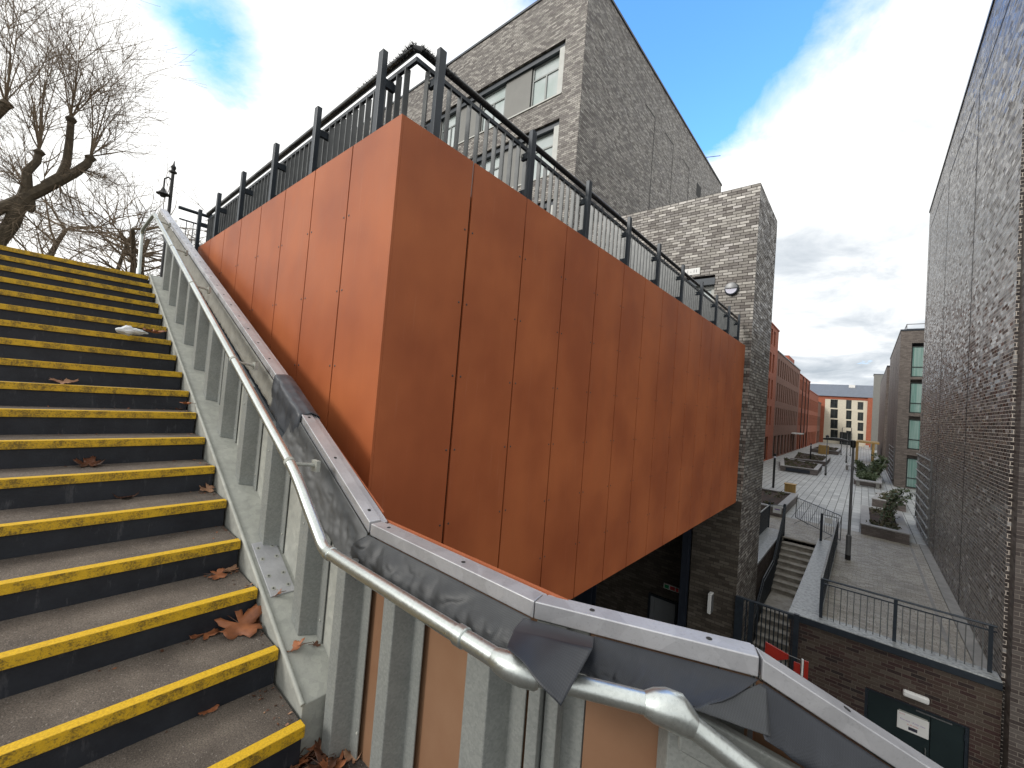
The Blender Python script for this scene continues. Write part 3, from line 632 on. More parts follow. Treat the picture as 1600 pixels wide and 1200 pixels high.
# ---- deck railing
rl = thing('deck_railing', 'charcoal steel railing with black handrail on top of the orange walkway', 'railing', (-2.4, 1.5, 1.35))
ZR = 2.40
Lx = [-2.72, -3.74, -4.68, -5.66, -6.62, -7.55]; Ry = [1.72, 2.78, 3.78, 4.80, 5.80, 6.84, 7.88, 8.90, 9.90, 10.85]
XR = -2.40; YL = 1.52
def lpost(x, y, alongx):
    m = MB()
    if alongx: m.box(x - .030, x + .030, y - .03, y + .012, 1.36, ZR - .0); m.box(x - .015, x + .015, y, y + .10, 2.16, 2.22); m.box(x - .015, x + .015, y, y + .10, 1.82, 1.88)
    else: m.box(x - .012, x + .03, y - .030, y + .030, 1.36, ZR); m.box(x - .10, x, y - .015, y + .015, 2.16, 2.22); m.box(x - .10, x, y - .015, y + .015, 1.82, 1.88)
    p = m.build('post', 'black_steel', rl, bevel=.003)
    b = MB()
    for z in (2.19, 1.85):
        if alongx: b.lathe(V((x - .018, y + .085, z)), [(.0001, 0), (.012, 0), (.012, .008), (.0001, .009)], 8, V((-1, 0, 0)))
        else: b.lathe(V((x - .085, y - .018, z)), [(.0001, 0), (.012, 0), (.012, .008), (.0001, .009)], 8, V((0, -1, 0)))
    b.build('bolts', 'galv_curb', p)
for x in Lx: lpost(x, 1.49 + max(0, (-2.7 - x)) * .0, True)
for y in Ry: lpost(-2.37, y, False)
YB = YL + .09; XB = -2.40 - .085
hz = ZR - .01
m = MB(); m.tube([V((-7.6, YL + .07, hz)), V((XB + .015 - .03, YL + .07, hz)), V((XB + .015, YL + .07 + .03, hz)), V((XB + .015, YE - .1, hz))], .027, 12)
hnd = m.build('handrail', 'handrail_blk', rl, smooth=True)
m = MB()   # frayed wrap round the corner of the handrail
for i in range(520):
    t = random.random() ** 1.4; d = random.choice((0, 0, 0, 1)); base = V((XB - t * .75, YL + .07, hz)) if d == 0 else V((XB + .015, YL + .10 + t * .35, hz))
    a = random.uniform(-1.2, 1.9); r0 = V((0, -math.cos(a), math.sin(a))) if d == 0 else V((math.cos(a), 0, math.sin(a)))
    L = random.uniform(.008, .022) * (1.2 - t * .6); tip = base + r0 * (.026 + L) + V((random.uniform(-.02, .02), random.uniform(-.02, .02), random.uniform(-.012, .01)))
    w = V((.003, 0, 0)) if d == 0 else V((0, .003, 0)); m.face([base + r0 * .025 - w, base + r0 * .025 + w, tip])
m.build('frayed_wrap', 'handrail_blk', hnd)
m = MB(); m.box(-7.6, XB + .025, YB - .025, YB + .0, 2.285, 2.315); m.box(XB, XB + .025, YB + .001, YE - .1, 2.285, 2.315); m.build('top_rail', 'black_steel', rl)
m = MB(); m.box(-7.6, XB + .025, YB - .025, YB, 1.44, 1.47); m.box(XB, XB + .025, YB + .001, YE - .1, 1.44, 1.47); m.build('bottom_rail', 'black_steel', rl)
bal = []
y = YB + .085
while y < YE - .15: bal.append((XB + .0125, y, 1)); y += .103
x = XB - .09
while x > -7.55: bal.append((x, YB - .0125, 0)); x -= .103
bal.sort(key=lambda q: math.hypot(q[0], q[1]))
proto = {}
def balmesh(o3): 
    m = MB(); x, y, k = o3
    if k: m.box(x - .022, x + .022, y - .005, y + .005, 1.47, 2.286)
    else: m.box(x - .005, x + .005, y - .022, y + .022, 1.47, 2.286)
    return m
for q in bal[:99]: balmesh(q).build('baluster', 'baluster', rl)
m = MB()
for q in bal[99:]:
    b = len(m.v); mm = balmesh(q); m.v += mm.v; m.f += [tuple(i + b for i in f) for f in mm.f]; m.m += mm.m
m.build('balusters', 'baluster', rl)['kind'] = 'stuff'
for (y0) in Ry[:8]:   # stanchions from top rail to handrail
    m = MB(); m.tube([V((XB + .013, y0 + .5, 2.31)), V((XB + .014, y0 + .5, hz - .01))], .007, 6); m.build('stanchion', 'black_steel', rl)

# guard rail across the head of the parapet
gr = thing('guard_rail', 'short black guard rail at the head of the silver coping', 'railing', (-7.7, 1.6, 1.3))
m = MB(); m.tube([V((-7.68, 1.25, 2.38)), V((-7.68, 1.62, 2.38))], .024, 10); m.build('top_rail', 'black_steel', gr)
m = MB(); m.tube([V((-7.68, 1.27, 2.22)), V((-7.68, 1.62, 2.22))], .012, 8); m.tube([V((-7.68, 1.27, 1.62)), V((-7.68, 1.62, 1.62))], .012, 8)
m.build('rails', 'black_steel', gr)
for y in (1.36, 1.44, 1.52):
    m = MB(); m.tube([V((-7.68, y, 1.62)), V((-7.68, y, 2.22))], .006, 6); m.build('bar', 'black_steel', gr)
m = MB(); m.box(-7.72, -7.64, 1.62, 1.68, 1.3, 2.42); m.build('post', 'black_steel', gr)

# ================================================================== buildings
def facade(m, org, u, n, W_, z0, z1, ops, depth):
    """wall sheet with recessed openings; org at (u=0,z=0)"""
    us = sorted({0, W_} | {a for o in ops for a in o[:2]}); zs = sorted({z0, z1} | {a for o in ops for a in o[2:4]})
    P = lambda a, z, d=0: V(org) + u * a + n * d + V((0, 0, z))
    for i in range(len(us) - 1):
        j = 0
        while j < len(zs) - 1:
            ca, cb_ = (us[i] + us[i + 1]) / 2, (zs[j] + zs[j + 1]) / 2
            if not any(o[0] < ca < o[1] and o[2] < cb_ < o[3] for o in ops):
                m.face([P(us[i], zs[j]), P(us[i + 1], zs[j]), P(us[i + 1], zs[j + 1]), P(us[i], zs[j + 1])])
            j += 1
    for a, b, c_, d in ops:
        m.face([P(a, c_), P(a, c_, -depth), P(a, d, -depth), P(a, d)]); m.face([P(b, c_), P(b, d), P(b, d, -depth), P(b, c_, -depth)])
        m.face([P(a, d), P(a, d, -depth), P(b, d, -depth), P(b, d)]); m.face([P(a, c_), P(b, c_), P(b, c_, -depth), P(a, c_, -depth)])
def wbox(m, org, u, n, a, b, d0, d1, z0, z1):
    m.obox(V(org) + u * a + n * d0 + V((0, 0, z0)), u * (b - a), n * (d1 - d0), V((0, 0, z1 - z0)))
def window(par, org, u, n, a, b, z0, z1, d, fm='frame', gm='glass', lay='T', fw=.06, name='window', sill=None):
    m = MB()
    wbox(m, org, u, n, a, a + fw, -d, -d + .06, z0, z1); wbox(m, org, u, n, b - fw, b, -d, -d + .06, z0, z1)
    wbox(m, org, u, n, a + fw, b - fw, -d, -d + .058, z0, z0 + fw); wbox(m, org, u, n, a + fw, b - fw, -d, -d + .058, z1 - fw, z1)
    if lay in ('T', 'H'): zt_ = z1 - (z1 - z0) * (.30 if lay == 'T' else .68); wbox(m, org, u, n, a + fw, b - fw, -d, -d + .056, zt_ - fw / 2, zt_ + fw / 2)
    if lay == 'T': c_ = (a + b) / 2; wbox(m, org, u, n, c_ - fw * .6, c_ + fw * .6, -d, -d + .054, z0 + fw, zt_ - fw / 2)
    if lay == 'V': c_ = (a + b) / 2; wbox(m, org, u, n, c_ - fw / 2, c_ + fw / 2, -d, -d + .054, z0 + fw, z1 - fw)
    f = m.build(name, fm, par)
    m = MB(); P = lambda q, z: V(org) + u * q - n * (d - .015) + V((0, 0, z)); m.face([P(a + fw * .5, z0 + fw * .5), P(b - fw * .5, z0 + fw * .5), P(b - fw * .5, z1 - fw * .5), P(a + fw * .5, z1 - fw * .5)]); m.build('pane', gm, f)
    if sill: m = MB(); wbox(m, org, u, n, a, b, -d, .03, z0 - .05, z0 - .002); m.build('sill', sill, f)
    return f
UX, UY = V((1, 0, 0)), V((0, 1, 0)); NY, NX, PX = V((0, -1, 0)), V((-1, 0, 0)), V((1, 0, 0))
# --- left brick building
BX, BY, BT = -8.32, 12.3, 16.1
lb = thing('brick_building', 'tall grey brick corner building with window bands behind the orange walkway', 'building', (BX, BY, ZG))
W_ = 22; org = V((BX - W_, BY, 0)); ops = []
for hd in (13.8, 10.7, 7.6, 4.5): ops.append((W_ - 12.5, W_ - .88, hd - 2.15, hd))
m = MB(); facade(m, org, UX, NY, W_, ZG, BT, ops, .34)
m.face([V((BX, BY, ZG)), V((BX, 30.7, ZG)), V((BX, 30.7, BT)), V((BX, BY, BT))]); m.face([V((BX - W_, BY, ZG)), V((BX - W_, BY, BT)), V((BX - W_, 30.7, BT)), V((BX - W_, 30.7, ZG))])
m.face([V((BX - W_, 30.7, ZG)), V((BX - W_, 30.7, BT)), V((BX, 30.7, BT)), V((BX, 30.7, ZG))])
m.build('wall', 'brick', lb)
m = MB(); m.box(BX - W_ - .04, BX + .04, BY - .04, 30.74, BT, BT + .10); m.build('roof_edge', 'black_steel', lb)
m = MB(); m.box(BX - W_ + .3, BX - .4, BY + .36, BY + .5, ZG, BT - .1); m.build('inner_wall', 'dark', lb)
for hd in (13.8, 10.7, 7.6, 4.5):
    z0 = hd - 2.15; z1 = hd - .22; x = W_ - .88
    m = MB(); wbox(m, org, UX, NY, x - .26, x - .005, -.33, -.04, z0 + .07, z1); m.build('side_panel', 'lightsill', lb)
    m = MB(); wbox(m, org, UX, NY, W_ - 12.49, x - .005, -.33, -.10, z1, hd - .01); m.build('head_panel', 'black_steel', lb)
    e = x - .30; k = 0
    while e > W_ - 12.3:
        a = max(e - 1.40, W_ - 12.45)
        if k % 2 == 0: window(lb, org, UX, NY, a, e, z0 + .06, z1, .31, sill=None)
        else: m = MB(); wbox(m, org, UX, NY, a, e, -.33, -.20, z0 + .06, z1); m.build('infill_panel', 'panel_grey', lb)
        e = a - .04; k += 1
    m = MB(); wbox(m, org, UX, NY, W_ - 12.49, x - .005, -.33, .035, z0 + .002, z0 + .055); m.build('sill', 'lightsill', lb)
def joint(par, pts, X, w=.035, s=1):
    for (ya, za, yb, zb_) in pts:
        m = MB()
        if abs(ya - yb) < 1e-6: m.box(min(X, X + s * .004), max(X, X + s * .004), ya - w / 2, ya + w / 2, za, zb_)
        else: m.box(min(X, X + s * .005), max(X, X + s * .005), ya, yb, za - w / 2, za + w / 2)
        m.build('movement_joint', 'dark', par)
joint(lb, [(18.85, ZP, 18.85, 14.13), (17.7, 14.15, 18.87, 14.15), (21.4, ZP, 21.4, 14.13), (20.2, 14.15, 21.42, 14.15), (24.05, ZP, 24.05, 14.08), (22.8, 14.1, 24.07, 14.1)], BX, .05)
m = MB(); m.box(BX, BX + .006, 25.5, 26.35, 13.2, 14.0); m.build('vent', 'dark', lb)
m = MB(); m.tube([V((BX - .1, 26.6, BT)), V((BX + .5, 28.2, BT + .75))], .02, 5); m.build('roof_spike', 'iron', lb)
# --- brick tower at the end of the walkway
TX, TY, TT = -2.2, 11.5, 5.86
tw = thing('brick_tower', 'lower flat topped brick stair tower where the orange walkway ends', 'building', (TX, TY, ZG))
org = V((BX + .003, TY, 0)); Wt = TX - BX - .003
m = MB(); dx0 = Wt - 1.95; dx1 = Wt - .93
facade(m, org, UX, NY, Wt, OB + .02, TT, [(dx0, dx1, 1.352, 3.66)], .25)
xr = BX; m.face([V((TX, TY, ZG)), V((TX, 14.1, ZG)), V((TX, 14.1, TT)), V((TX, TY, TT))]); m.face([V((TX, 14.1, ZG)), V((BX, 14.1, ZG)), V((BX, 14.1, TT)), V((TX, 14.1, TT))])
m.build('wall', 'brick', tw)
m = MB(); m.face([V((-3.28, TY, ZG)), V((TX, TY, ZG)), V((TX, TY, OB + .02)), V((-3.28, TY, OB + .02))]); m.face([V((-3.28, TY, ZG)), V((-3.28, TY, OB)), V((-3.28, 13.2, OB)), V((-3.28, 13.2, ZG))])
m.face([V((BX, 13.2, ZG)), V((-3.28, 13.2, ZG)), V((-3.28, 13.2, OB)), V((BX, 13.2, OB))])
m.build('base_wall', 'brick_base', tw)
m = MB(); m.face([V((BX, TY, TT - .3)), V((TX, TY, TT - .3)), V((TX, 14.1, TT - .3)), V((BX, 14.1, TT - .3))]); m.face([V((BX, TY + .001, OB + .01)), V((-3.29, TY + .001, OB + .01)), V((-3.29, 13.2, OB + .01)), V((BX, 13.2, OB + .01))]); m.build('roof', 'dark', tw)
window(tw, org, UX, NY, dx0 + .02, dx1 - .02, 1.36, 3.40, .20, fm='lightsill', gm='glass', lay='T', fw=.09, name='door')
m = MB(); wbox(m, org, UX, NY, dx0 - .12, dx1 + .004, -.2, .02, 3.40, 3.58); m.build('lintel', 'black_steel', tw)
def text(name, body, size, o, u, v, mat, par, d=.001):
    cu = bpy.data.curves.new(name, 'FONT'); cu.body = body; cu.size = size; cu.extrude = 0; cu.align_x = 'CENTER'; cu.align_y = 'CENTER'
    t = bpy.data.objects.new(name, cu); C.objects.link(t); dg = bpy.context.evaluated_depsgraph_get(); me = bpy.data.meshes.new_from_object(t.evaluated_get(dg)); bpy.data.objects.remove(t)
    m = MB(); m.add([V(o) + u * p.co.x + v * p.co.y for p in me.vertices], [tuple(p.vertices) for p in me.polygons]); bpy.data.meshes.remove(me)
    return m.build(name, mat, par)
UZ = V((0, 0, 1))
sg = thing('address_plate', 'small white number plate on the brick tower beside the doorway lintel', 'sign', (-3.75, TY, 3.8))
m = MB(); m.box(-3.93, -3.52, TY - .02, TY - .001, 3.72, 3.90); m.build('plate', 'white', sg); text('lettering', '1 - 11', .12, V((-3.72, TY - .0215, 3.81)), UX, UZ, 'ink', sg)
bl = thing('bulkhead_lamp', 'round half hooded bulkhead lamp on the front of the brick tower', 'wall lamp', (-2.71, TY, 3.2))
m = MB(); m.lathe(V((-2.71, TY, 3.22)), [(.165, 0), (.17, .02), (.16, .07), (.12, .085), (.0001, .086)], 24, NY); m.build('housing', 'black_steel', bl, smooth=True)
m = MB(); pts = [V((-2.71 + .13 * math.cos(a), TY - .094, 3.215 + .13 * math.sin(a))) for a in [math.pi + math.pi * i / 16 for i in range(17)]]; m.prism(pts, [p + V((0, .012, 0)) for p in pts]); m.build('lens', 'lens', bl)
m = MB(); m.lathe(V((-2.71, TY - .06, 3.222)), [(.15, 0), (.148, .045), (.10, .06), (.0001, .062)], 24, NY)
for i, p in enumerate(m.v): 
    if p.z < 3.225: m.v[i] = V((p.x, p.y, 3.225))
m.build('hood', 'lampgrey', bl, smooth=True)
# things under the walkway
c1 = thing('steel_column', 'navy steel column under the far end of the orange walkway', 'column', (-3.38, 11.3, ZG)); m = MB()
m.box(-3.46, -3.30, 11.30, 11.32, ZG, OB - .01); m.box(-3.46, -3.30, 11.46, 11.48, ZG, OB - .01); m.box(-3.39, -3.37, 11.321, 11.459, ZG, OB - .01); m.build('shaft', 'steelcol', c1); Bx('base_plate', 'steelcol', c1, -3.52, -3.24, 11.24, 11.54, ZG, ZG + .02)
p_ = aty(905, 945, 9.5)
c2 = thing('steel_column', 'blue grey steel column under the middle of the orange walkway', 'column', (p_.x, 9.5, ZG)); m = MB()
m.box(p_.x - .12, p_.x + .32, 9.5, 9.53, ZG, OB - .01); m.box(p_.x - .12, p_.x + .32, 9.72, 9.75, ZG, OB - .01); m.box(p_.x + .09, p_.x + .11, 9.531, 9.719, ZG, OB - .01); m.build('shaft', 'steelcol', c2); Bx('base_plate', 'steelcol', c2, p_.x - .2, p_.x + .4, 9.4, 9.85, ZG, ZG + .02)
a_, b_ = aty(1017, 930, 13.15), aty(1056, 940, 13.15)
dg_ = thing('grey_door', 'grey panelled door in the dark brick wall under the orange walkway', 'door', (a_.x, 13.15, ZG))
m = MB(); m.box(a_.x - .06, a_.x, 13.12, 13.195, ZG, a_.z + .06); m.box(b_.x, b_.x + .06, 13.12, 13.195, ZG, a_.z + .06); m.box(a_.x, b_.x, 13.12, 13.195, a_.z, a_.z + .06); m.build('frame', 'black_steel', dg_)
Bx('door_leaf', 'door_grey', dg_, a_.x, a_.x + .12, 13.15, 13.18, ZG, a_.z); Bx('door_leaf', 'door_grey', dg_, a_.x + .13, b_.x, 13.15, 13.18, ZG, a_.z)
a_, b_ = aty(1036, 912, 13.1), aty(1060, 928, 13.1)
es = thing('exit_sign', 'small coloured notice above the grey door under the walkway', 'sign', (a_.x, 13.1, b_.z))
zz = (a_.z + b_.z) / 2; Bx('plate', 'white', es, a_.x, b_.x, 13.16, 13.198, zz - .07, zz + .07); Bx('colour_block', 'inkred', es, a_.x + .2, a_.x + .34, 13.15, 13.16, zz - .05, zz + .05); Bx('colour_block', 'signgreen', es, a_.x + .03, a_.x + .16, 13.15, 13.16, zz - .05, zz + .05); Bx('colour_block', 'inkred', es, a_.x + .37, a_.x + .45, 13.15, 13.16, zz - .05, zz + .05)
wl = thing('wall_light', 'white box light with grey face projecting from the tower base', 'wall lamp', (-2.72, TY, -4.9))
Bx('case', 'white', wl, -2.78, -2.70, TY - .20, TY - .001, -4.9, -4.42, bevel=.01); Bx('diffuser', 'lampgrey', wl, -2.699, -2.685, TY - .185, TY - .015, -4.87, -4.45)
# --- right brick building
RX = 2.1; RT_ = 11.05
rb = thing('dark_brick_building', 'huge dark glossy brick side wall on the right with pale mortar', 'building', (RX, 12, ZG))
m = MB(); m.box(RX, 16, 12.1, 29, ZG, RT_); m.build('wall', 'brick_dark', rb)
m = MB(); m.box(RX + .045, 16, 11.72, 12.099, ZG, RT_); m.build('corner_pier', 'brick_pier', rb)
m = MB(); m.box(RX - .03, 16, 11.69, 29.03, RT_, RT_ + .09); m.build('roof_edge', 'black_steel', rb)
joint(rb, [(16.7, ZP, 16.7, 9.7), (12.6, 9.72, 16.72, 9.72), (22.2, ZP, 22.2, 9.75), (17.45, 9.77, 22.22, 9.77), (28.1, ZP, 28.1, 9.95), (23.4, 9.97, 28.12, 9.97)], RX, .06, -1)
def trellis(name, X, y0, y1, z0, z1, n, lab):
    t = thing(name, lab, 'trellis', (X, y0, z0))
    for i in range(n):
        z = z0 + (z1 - z0) * i / (n - 1); m = MB(); m.box(X - .10, X - .06, y0, y1, z - .02, z + .02); m.build('bar', 'coping', t)
    for y in (y0 + .1, y1 - .1):
        m = MB(); m.box(X - .059, X - .001, y - .02, y + .02, z0, z1); m.build('upright', 'lampgrey', t)
trellis('wall_trellis', RX, 23.4, 28.9, -4.2, -1.15, 9, 'pale horizontal bars fixed to the far end of the dark brick wall')
m = MB(); m.box(1.86, 2.098, 12.36, 24, ZP + .004, ZP + .06); m.box(1.55, 1.62, 12.4, 24, ZP, ZP + .006); struct(m.build('kerb', 'concrete'), 'worn concrete kerb at the foot of the dark brick wall')
# --- building two and three on the right
b2 = thing('terrace_block', 'brown grey brick block with curtained windows beyond the dark wall', 'building', (1.97, 46, ZP))
org = V((1.97, 46, 0)); ops = [(.68, 1.75, z0, z1) for z0, z1 in ((4.25, 7.0), (1.35, 4.05), (-1.55, 1.1), (-4.6, -2.0))]; ops += [(a + 3.2, b + 3.2, c_, d) for a, b, c_, d in ops]
m = MB(); facade(m, org, UX, NY, 12, ZP, 8.0, ops, .3); m.face([V((1.97, 46, ZP)), V((1.97, 46, 8)), V((1.97, 65, 8)), V((1.97, 65, ZP))]); m.face([V((1.97, 65, ZP)), V((1.97, 65, 8)), V((14, 65, 8)), V((14, 65, ZP))])
m.build('wall', 'brick_far', b2); m = MB(); m.box(1.93, 14, 45.96, 65.04, 8.0, 8.12); m.build('roof', 'black_steel', b2)
for o in ops: window(b2, org, UX, NY, o[0] + .01, o[1] - .01, o[2] + .02, o[3] - .25, .27, fm='frame_dark', gm='glass_green', lay='H', fw=.07); 
m = MB()
for y in (48, 50.5): m.tube([V((2.4, y, 8.1)), V((2.4, y, 8.9)), V((2.4, y + 2.4, 8.9)), V((2.4, y + 2.4, 8.1))], .03, 6)
m.tube([V((2.4, 48, 8.9)), V((9, 48, 8.9))], .03, 6); m.tube([V((2.4, 48, 8.5)), V((9, 48, 8.5))], .02, 6); m.build('roof_guard', 'lampgrey', b2)
joint(b2, [(51, -2.4, 51, 7.4), (56, -2.4, 56, 7.4), (61, -2.4, 61, 7.4)], 1.97, .12, -1)
trellis('wall_trellis', 1.97, 47, 55, -4.2, -1.6, 8, 'pale horizontal bars on the side of the brown grey terrace block')
b3 = thing('terrace_block', 'second brown brick block seen edge on beyond the first', 'building', (1.85, 66, ZP))
m = MB(); m.box(1.80, 14, 67, 96, ZP, 7.4); m.build('wall', 'brick_far', b3); Bx('roof', 'black_steel', b3, 1.76, 14, 66.9, 96, 7.4, 7.5)
a_ = aty(1366, 585, 112)
pt = thing('pale_lift_tower', 'slim pale grey rooftop tower above the far red brick gable', 'building', (a_.x, 112, ZP))
Bx('wall', 'panel_grey', pt, a_.x, a_.x + 2.2, 112, 116, ZP, a_.z); Bx('roof', 'slate', pt, a_.x - .1, a_.x + 2.3, 111.9, 116.1, a_.z, a_.z + .12)
# --- red terrace on the left of the street
RF = -8.15
def redblock(y0, y1, top, wall, lab, floors, pitch, ww, first, shop=True, extra=None):
    t = thing('red_terrace_house', lab, 'building', (RF, y0, ZP), 'red brick terrace along the left of the square')
    org = V((RF, y0, 0)); L = y1 - y0; ops = []
    y = first
    while y + ww < L - .3:
        for z0, z1 in floors: ops.append((y, y + ww, z0, z1))
        y += pitch
    sh = []
    y = .6
    while shop and y + 1.9 < L - .2: sh.append((y, y + 1.9, ZP + .05, -2.0)); y += 2.9
    m = MB(); facade(m, org, UY, PX, L, ZP, top, ops + sh, .25)
    m.face([V((RF, y0, ZP)), V((RF, y0, top)), V((RF - 10, y0, top)), V((RF - 10, y0, ZP))]); m.face([V((RF, y1, ZP)), V((RF - 10, y1, ZP)), V((RF - 10, y1, top)), V((RF, y1, top))])
    m.build('wall', wall, t); m = MB(); m.box(RF - 10, RF + .08, y0, y1, top, top + .14); m.build('roof', 'redroof' if wall == 'brick_red' else 'black_steel', t)
    for o in ops: window(t, org, UY, PX, o[0], o[1], o[2], o[3], .24, fm='frame_dark', gm='glass_dark', lay='H', fw=.06)
    for o in sh: window(t, org, UY, PX, o[0], o[1], o[2], o[3], .24, fm='frame_dark', gm='glass_dark', lay='V', fw=.08, name='shopfront')
    return t
fl = [(-.7, 1.4), (2.2, 4.4), (5.2, 7.3)]
t = redblock(46, 57.4, 10.35, 'brick_red', 'tallest bright red brick block, nearest of the terrace, half hidden by the tower', fl + [(8.2, 9.9)], 1.9, .95, .7)
t = redblock(57.45, 80, 8.0, 'brick_brown', 'long brownish red brick block with a white canopy over its entrance', fl, 1.75, .85, .8)
Bx('canopy', 'white', t, RF, RF + 1.2, 73.5, 77, -1.95, -1.8)
m = MB(); m.box(RF - 3.2, RF - .4, 70, 76, 8.15, 9.2); m.build('roof_box', 'redroof', t)
t = redblock(80.05, 96.3, 7.45, 'brick_red', 'red brick block in the middle of the terrace with drainpipes', fl[:2] + [(5.1, 6.8)], 1.75, .85, .8)
for y in (84, 89, 94): m = MB(); m.tube([V((RF + .08, y, ZP)), V((RF + .08, y, 7.4))], .06, 6); m.build('drainpipe', 'iron', t)
t = redblock(96.35, 116, 5.9, 'brick_red', 'lower red brick block near the end of the terrace', fl[:2], 1.75, .85, .8)
t = redblock(116.05, 124, 4.6, 'brick_brown', 'lowest block at the far end of the terrace beside the cream facade', fl[:1], 1.75, .85, .8)
# --- cream fronted building closing the street
CY = 125.0
cb = thing('cream_building', 'cream and red fronted building with slate roof closing the far end of the square', 'building', (-4, CY, ZP))
Xc = lambda px, py: aty(px, py, CY).x; Zc = lambda px, py: aty(px, py, CY).z
org = V((-12, CY, 0)); ops = []
for (xa, xb), ys_ in (((1297.5, 1309), ((624, 637), (639, 653), (655, 669), (671, 684))), ((1322, 1330.5), ((625, 639), (641, 655), (657, 668), (673, 683))), ((1340, 1349), ((628, 640), (644, 657), (660, 673), (677, 688)))):
    for ya, yb in ys_:
        x0 = Xc(xa, (ya + yb) / 2); x1 = Xc(xb, (ya + yb) / 2); ops.append((x0 + 12, x1 + 12, Zc(xa, yb), Zc(xa, ya)))
ops.sort(); oo = []
cl = Xc(1288, 650); cr = Xc(1354, 660)
m = MB(); facade(m, org + V((0, 0, 0)), UX, NY, 12 + cr, ZP, 5.85, ops, .3); m.build('cream_wall', 'cream', cb)
m = MB(); m.box(cr + .01, 4.5, CY - .4, CY + 10, ZP, 6.55); m.box(-12, cr, CY - .06, CY + 10, 5.86, 6.55); m.box(-12, cl, CY - .05, CY - .002, ZP, 5.85); m.build('brick_wall', 'brick_red', cb)
for o in ops: window(cb, org, UX, NY, o[0], o[1], o[2], o[3], .25, fm='frame_dark', gm='glass_dark', lay='V', fw=.08)
m = MB(); zr_ = Zc(1365, 605) * 1.06 + .2
m.prism([V((-13, CY - .5, 6.56)), V((-13, CY + 8, zr_ + .2)), V((-13, CY + 16, 6.56))], [V((4.2, CY - .5, 6.56)), V((4.2, CY + 8, zr_ + .2)), V((4.2, CY + 16, 6.56))]); m.build('roof', 'slate', cb)
q = Xc(1330, 607); m = MB(); m.box(q - .6, q + .6, CY + 6.0, CY + 6.8, zr_ - .6, zr_ + .1); m.build('rooflight', 'white', cb)
m = MB(); m.box(Xc(1312, 690), Xc(1330, 690), CY - .5, CY - .01, ZP, ZP + 2.9); m.build('entrance', 'glass_dark', cb)
# ================================================================== lower court: retaining wall, stair, gate
rw = thing('retaining_wall', 'purple brown brick retaining wall with wet grey coping below the square', 'wall', (.4, 12, ZG))
org = V((-1.15, 12, 0)); m = MB(); facade(m, org, UX, NY, 3.25, ZG, -4.53, [(1.37, 2.87, ZG, -5.5)], .14)
m.face([V((-1.15, 12, ZG)), V((-1.15, 12, -4.53)), V((-1.15, 20.2, -4.53)), V((-1.15, 20.2, ZG))]); m.face([V((-.78, 12.3, -4.7)), V((-.78, 20.2, -4.7)), V((-.78, 20.2, -4.53)), V((-.78, 12.3, -4.53))])
m.face([V((-1.15, 20.2, ZG)), V((-1.15, 20.2, -4.53)), V((-.78, 20.2, -4.53)), V((-.78, 20.2, ZG))])
m.build('wall', 'brick_wall', rw)
m = MB(); m.box(-1.19, 2.09, 11.94, 12.36, -4.53, -4.45); m.build('front_coping', 'coping', rw, bevel=.01)
m = MB(); m.box(-1.19, -.60, 12.362, 20.25, -4.53, -4.448); m.build('side_coping', 'coping', rw, bevel=.01)
m = MB(); m.box(-1.19, 2.09, 11.925, 11.939, -4.60, -4.47); m.build('drip_edge', 'black_steel', rw)
sdr = thing('steel_door', 'dark green double steel door set in the brick retaining wall', 'door', (.9, 12, ZG))
Bx('frame', 'black_steel', sdr, .22, .27, 12.03, 12.12, ZG, -5.5); Bx('frame', 'black_steel', sdr, 1.67, 1.72, 12.03, 12.12, ZG, -5.5); Bx('frame', 'black_steel', sdr, .27, 1.67, 12.03, 12.12, -5.55, -5.5)
d_ = Bx('door_leaf', 'door', sdr, .275, 1.205, 12.06, 12.11, ZG + .01, -5.56); m = MB(); m.tube([V((1.15, 12.06, -6.26)), V((1.15, 12.02, -6.26)), V((1.15, 12.02, -6.42)), V((1.15, 12.06, -6.42))], .012, 8); m.build('handle', 'galv', d_)
d_ = Bx('door_leaf', 'door', sdr, 1.215, 1.665, 12.062, 12.11, ZG + .01, -5.56)
for z in (-5.8, -6.5, -7.2): m = MB(); m.tube([V((1.665, 12.05, z)), V((1.665, 12.05, z + .12))], .014, 8); m.build('hinge', 'black_steel', d_)
m = MB(); m.box(1.0, 1.5, 12.04, 12.058, -5.60, -5.58); m.build('closer', 'lampgrey', d_)
ds = thing('door_notice', 'white printed notice with purple lettering on the dark green door', 'sign', (.96, 12.05, -6.06))
Bx('board', 'white', ds, .73, 1.19, 12.046, 12.056, -6.06, -5.72, bevel=.004)
text('lettering', 'Fire exit - Keep clear', .043, V((.96, 12.0455, -5.86)), UX, UZ, 'inkpurple', ds); text('lettering', 'at all times', .038, V((.96, 12.0455, -5.92)), UX, UZ, 'inkred', ds); text('lettering', 'NOTICE', .025, V((.80, 12.0455, -5.76)), UX, UZ, 'inkred', ds)
Bx('symbol', 'ink', ds, .90, 1.03, 12.0440, 12.0455, -6.02, -5.96); Bx('fixing_strip', 'galv_curb', ds, .75, 1.17, 12.045, 12.057, -5.719, -5.695)
lt = thing('strip_light', 'white rounded strip light above the dark green door', 'wall lamp', (.97, 12, -5.35)); Bx('diffuser', 'white', lt, .79, 1.17, 11.90, 11.999, -5.345, -5.225, bevel=.03)
